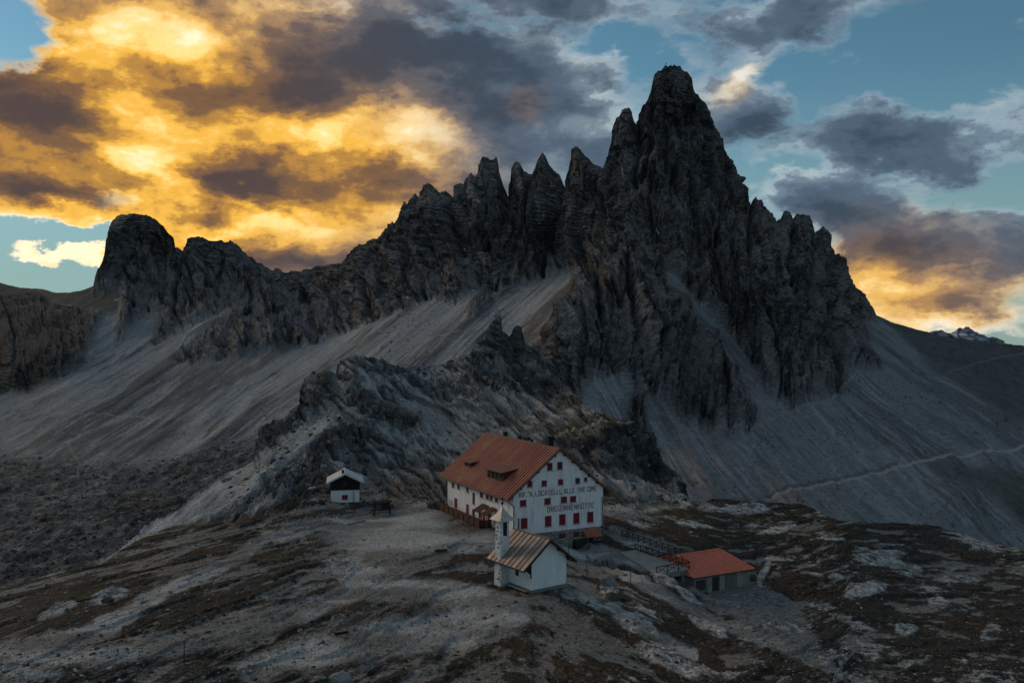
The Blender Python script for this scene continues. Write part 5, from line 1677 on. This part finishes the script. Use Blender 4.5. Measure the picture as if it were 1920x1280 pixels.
dbar(dl - 1.6, 1.6, -0.6, hz_ - 0.33, 'pillar', M['concrete'], th=0.9)
dbar(-0.1, 1.3, -0.6, hz_ - 0.33, 'pillar', M['concrete'], th=0.7)
dbar(1.25, dl - 2.9, hz_ - 1.05, hz_ - 0.34, 'lintel', M['concrete'], th=0.4)
dbar(1.25, dl - 2.9, -0.6, hz_ - 1.1, 'garage_door', M['wood_d'], back=0.9, th=0.12)
for (i, j) in ((3, 0), (1, 2), (0, 1)):
    a_, b_ = Vector((*rel[i], 0)), Vector((*rel[j], 0))
    cxy = Vector((sum(p[0] for p in rel) / 4, sum(p[1] for p in rel) / 4, 0))
    mid_ = (a_ + b_) / 2
    inn = (cxy - mid_).normalized() * 0.25
    MB().bar(a_ + inn + Vector((0, 0, (hz_ - 1.0) / 2 - 0.0)), b_ + inn + Vector((0, 0, (hz_ - 1.0) / 2)), 0.3, hz_ + 0.6).build('side_wall', M['concrete'], de)


def fence(name, label, pts, n, h=1.15):
    o = empty(name, tuple(pts[0]))
    tag(o, label, 'fence')
    o['group'] = 'timber cross-braced railings'
    a, b = Vector(pts[0]), Vector(pts[1])
    P0 = [a.lerp(b, k / n) - a for k in range(n + 1)]
    d = (b - a).normalized(); sd = Vector((-d.y, d.x, 0)) * 0.075
    for p in P0:
        MB().bar(p + Vector((0, 0, -0.25)), p + Vector((0, 0, h + 0.05)), 0.13).build('post', M['fence'], o)
    for p, q in zip(P0[:-1], P0[1:]):
        for zz in (h - 0.02,):
            MB().bar(p + sd + Vector((0, 0, zz)), q + sd + Vector((0, 0, zz)), 0.09, 0.13).build('rail', M['fence'], o)
        MB().bar(p + sd * 1.05 + Vector((0, 0, 0.12)), q + sd * 1.05 + Vector((0, 0, h - 0.12)), 0.075, 0.09).build('brace', M['fence'], o)
        MB().bar(p - sd * 1.05 + Vector((0, 0, h - 0.12)), q - sd * 1.05 + Vector((0, 0, 0.12)), 0.075, 0.09).build('brace', M['fence'], o)
    return o


fence('railing', 'long dark cross-braced railing along the concrete deck beside the red-roofed garage', [(22.9, 163.9, DZ), (30.35, 150.7, DZ)], 9)
fence('railing', 'short cross-braced railing above the dark garage opening', [(24.1, 146.85, DZ), (30.3, 150.5, DZ)], 3)
fence('railing', 'far cross-braced railing along the track edge behind the deck', [(22.0, 176.2, -2.5), (30.8, 160.2, -2.5)], 10)

# ------------------------------------------------------------------ posts and timbers lying about
def pole(px, py, h, label, w=0.10, lean=0.0, cap=False):
    g = gpt(px, py)
    o = MB().tube([(0, 0, -0.4), (lean * 0.5, 0, h * 0.5), (lean, 0, h)], [w * 0.55, w * 0.5, w * 0.42], 7).build('pole', M['fence'])
    o.location = g
    tag(o, label, 'pole')
    return o


pole(345, 1245, 2.35, 'thin dark marker pole alone on the gravel track, lower left', 0.10, 0.03)
pole(1100, 1080, 3.4, 'tall thin pole standing in the turf right of the chapel', 0.09, 0.06)
pole(1182.5, 1094, 2.7, 'dark pole below the pale concrete deck', 0.11, 0.0)
pole(1066, 1040, 1.7, 'short post beside the chapel roof, in front of the hut basement', 0.10, 0.0)
pole(1318, 1027, 1.4, 'short post in the dark turf behind the garage roof', 0.10, 0.0)
pole(1612, 1160, 1.6, 'lone short post in dark turf on the right slope', 0.08, 0.05)


def timber(name, pa, pb, w, h, label, mm, group=None):
    A, B_ = gpt(*pa), gpt(*pb)
    up = Vector((0, 0, h * 0.5 + 0.06))
    o = MB().bar((0, 0, 0), B_ - A, w, h).build(name, mm, bevel=0.02)
    o.location = A + up
    tag(o, label, 'timber', group)


timber('plank', (652, 984), (684, 976), 0.35, 0.20, 'pale plank lying on the gravel left of the information board', M['wood_g'])
timber('plank', (1136, 1068), (1156, 1080), 0.55, 0.22, 'left of two pale planks lying below the concrete deck', M['wood_g'])
timber('plank', (1155, 1067), (1172, 1078), 0.55, 0.22, 'right of two pale planks lying below the concrete deck', M['wood_g'])
timber('beam', (840, 1026), (870, 1013), 0.45, 0.32, 'long grey beam on the court in front of the hut terrace', M['wood_g'])
timber('beam', (815, 1034), (838, 1032), 0.40, 0.34, 'short dark beam lying left of the long grey beam', M['wood_d'])
timber('plank', (1102, 1042), (1112, 1056), 0.42, 0.25, 'single pale plank lying in turf behind the chapel', M['wood_g'])
timber('log', (628, 1192), (653, 1188), 0.34, 0.28, 'short dark log lying on the gravel in the foreground', M['wood_k'])


# ------------------------------------------------------------------ single boulders one can point to
def boulder(px, py, size, label, mm, seed, squash=0.65, name='boulder'):
    bm = bmesh.new()
    bmesh.ops.create_icosphere(bm, subdivisions=3, radius=1.0)
    co = np.array([v.co[:] for v in bm.verts])
    n = fbm(co[:, 0] * 1.1 + seed, co[:, 1] * 1.1, co[:, 2] * 1.1, 4, 0.55)
    dirs = np.random.default_rng(seed).standard_normal((16, 3)); dirs /= np.linalg.norm(dirs, axis=1, keepdims=True)
    cut = np.min(np.where(co @ dirs.T > 0.05, (0.62 + 0.25 * np.random.default_rng(seed + 1).random(16)) / np.maximum(co @ dirs.T, 0.05), 9), axis=1)
    co2 = co * np.minimum(cut, 1.15)[:, None] * (1 + 0.16 * n[:, None])
    for v, c in zip(bm.verts, co2):
        v.co = (c[0] * size, c[1] * size * 0.85, c[2] * size * squash)
    me = bpy.data.meshes.new(name)
    bm.to_mesh(me); bm.free()
    me.materials.append(mm)
    o = bpy.data.objects.new(name, me)
    COL.objects.link(o)
    g = gpt(px, py)
    o.location = g + Vector((0, 0, size * squash * 0.25))
    tag(o, label, 'boulder')


boulder(813, 951, 1.7, 'grey pointed boulder at the far left end of the hut terrace', M['rockd'], 3, 0.9)
boulder(1454, 1082, 0.95, 'pale boulder standing on the slope right of the garage', M['rockm'], 5, 0.9)
boulder(638, 1277, 0.9, 'pale rounded boulder at the bottom edge of the foreground', M['rockm'], 9, 0.8)
boulder(1142, 1098, 1.5, 'fissured grey outcrop boulder right of the chapel knoll', M['rockm'], 12, 0.9)
boulder(1150, 1122, 1.3, 'dark fissured boulder just below the grey outcrop by the chapel', M['rockd'], 14, 0.8)
boulder(202, 1128, 0.9, 'dark rock knob at the far left edge of the plateau', M['rockd'], 17, 0.7)
boulder(262, 1112, 0.8, 'dark rock knob topped with turf beside the left plateau edge', M['rockd'], 21, 0.55)
boulder(918, 1096, 0.5, 'small pale stone at the foot of the chapel tower', M['rockm'], 23, 0.6)


# ------------------------------------------------------------------ loose stones and the boulder field: uncountable
def scatter(name, pts, sizes, mats_, seed):
    rg = np.random.default_rng(seed)
    bm = bmesh.new(); bmesh.ops.create_icosphere(bm, subdivisions=1, radius=1.0)
    bv = np.array([v.co[:] for v in bm.verts], np.float32); bf = np.array([[v.index for v in f.verts] for f in bm.faces], np.int32)
    bm.free()
    # trimmed to a coarse solid: 12 verts / 20 faces
    bm = bmesh.new(); bmesh.ops.create_icosphere(bm, subdivisions=1, radius=1.0); bm.free()
    n = len(pts)
    phi = (1 + 5 ** 0.5) / 2
    bv = np.array([(-1, phi, 0), (1, phi, 0), (-1, -phi, 0), (1, -phi, 0), (0, -1, phi), (0, 1, phi), (0, -1, -phi), (0, 1, -phi), (phi, 0, -1), (phi, 0, 1), (-phi, 0, -1), (-phi, 0, 1)], np.float32) / 1.9
    bf = np.array([(0, 11, 5), (0, 5, 1), (0, 1, 7), (0, 7, 10), (0, 10, 11), (1, 5, 9), (5, 11, 4), (11, 10, 2), (10, 7, 6), (7, 1, 8), (3, 9, 4), (3, 4, 2), (3, 2, 6), (3, 6, 8), (3, 8, 9), (4, 9, 5), (2, 4, 11), (6, 2, 10), (8, 6, 7), (9, 8, 1)], np.int32)
    jit = 1 + 0.35 * rg.standard_normal((n, 12, 1)).astype(np.float32)
    ax = rg.uniform(0.6, 1.25, (n, 1, 3)).astype(np.float32); ax[..., 2] *= 0.72
    a = rg.uniform(0, 2 * np.pi, n)
    V = bv[None] * np.clip(jit, 0.55, 1.5) * ax * sizes[:, None, None]
    c, s_ = np.cos(a)[:, None], np.sin(a)[:, None]
    V = np.stack([V[..., 0] * c - V[..., 1] * s_, V[..., 0] * s_ + V[..., 1] * c, V[..., 2]], -1) + pts[:, None, :]
    Fc = (bf[None] + (np.arange(n) * 12)[:, None, None]).reshape(-1, 3)
    me = bpy.data.meshes.new(name)
    me.vertices.add(n * 12); me.vertices.foreach_set('co', V.astype(np.float32).ravel())
    nf = len(Fc)
    me.loops.add(nf * 3); me.polygons.add(nf)
    me.loops.foreach_set('vertex_index', Fc.astype(np.int32).ravel())
    me.polygons.foreach_set('loop_start', np.arange(nf, dtype=np.int32) * 3)
    at = me.color_attributes.new('tint', 'FLOAT_COLOR', 'POINT')
    tint = np.ones((n, 12, 4), np.float32)
    base = np.array(mats_, np.float32)[rg.integers(0, len(mats_), n)] * rg.uniform(0.6, 1.3, (n, 1)).astype(np.float32)
    tint[..., :3] = base[:, None, :]
    at.data.foreach_set('color', tint.ravel())
    me.update(calc_edges=True)
    me.materials.append(M_GROUND)
    o = bpy.data.objects.new(name, me)
    COL.objects.link(o)
    o['kind'] = 'stuff'
    o['label'] = name.replace('_', ' ') + ' scattered over the ground'
    return o


def pick(grid, mask, n, seed):
    rg = np.random.default_rng(seed)
    ii, jj = np.nonzero(mask)
    k = rg.integers(0, len(ii), n)
    i, j = ii[k], jj[k]
    i = np.clip(i, 0, grid.shape[0] - 2); j = np.clip(j, 0, grid.shape[1] - 2)
    a, b = rg.random((2, n, 1))
    return grid[i, j] * (1 - a) * (1 - b) + grid[i + 1, j] * a * (1 - b) + grid[i, j + 1] * (1 - a) * b + grid[i + 1, j + 1] * a * b


rg_ = np.random.default_rng(99)
mpx = 960 + MP[..., 0] / MP[..., 1] * F; mpy = 640 - (MP[..., 2] - CAMZ) / MP[..., 1] * F
vm_ = (mpx < 560) & (mpy > np.interp(mpx, [0, 150, 260, 420, 520, 600], [850, 865, 865, 830, 810, 780])) & (mpy < 1130)
n_ = 6000
scatter('boulder_field', pick(MP, vm_, n_, 5), 0.22 + 1.3 * rg_.random(n_) ** 8 + 0.22 * rg_.random(n_), [(0.15, 0.145, 0.14), (0.21, 0.2, 0.19), (0.07, 0.068, 0.066), (0.10, 0.096, 0.09)], 1)
gpx = 960 + GP[..., 0] / GP[..., 1] * F; gpy = 640 - (GP[..., 2] - CAMZ) / GP[..., 1] * F
free = (gpx > -60) & (gpx < 1980)
hm = free & (gpy < 945) & (gpy > 690) & (gpx > 420) & (gpx < 1290)
n_ = 2600
scatter('hillside_rubble', pick(GP, hm, n_, 6), 0.15 + 1.0 * rg_.random(n_) ** 9 + 0.12 * rg_.random(n_), [(0.17, 0.165, 0.16), (0.11, 0.106, 0.10), (0.05, 0.048, 0.046), (0.24, 0.235, 0.225)], 2)
blocked = ((gpx > 815) & (gpx < 1135) & (gpy > 930) & (gpy < 1118)) | ((gpx > 1150) & (gpx < 1420) & (gpy > 1000) & (gpy < 1120))
pmk = free & (gpy > 1010) & (gpy < 1300) & ~blocked
n_ = 14000
scatter('loose_stones', pick(GP, pmk, n_, 8), 0.045 + 0.26 * rg_.random(n_) ** 7 + 0.04 * rg_.random(n_), [(0.26, 0.25, 0.23), (0.17, 0.16, 0.145), (0.33, 0.32, 0.30), (0.08, 0.072, 0.062)], 3)


# ------------------------------------------------------------------ the little cross on the summit
k_ = int(np.argmin(np.abs(mpx[:, 0] - 1250)))
tp = MP[k_, 0]
sc_ = empty('summit_cross', (float(tp[0]), float(tp[1]) + 1.0, float(tp[2]) - 0.6))
tag(sc_, 'tiny dark cross on the top of the highest rock tower', 'cross')
MB().box(-0.16, 0.16, -0.16, 0.16, -0.8, 4.2).build('upright', M['wood_d'], sc_)
MB().box(-1.1, 1.1, -0.14, 0.14, 2.7, 3.0).build('crossbeam', M['wood_d'], sc_)
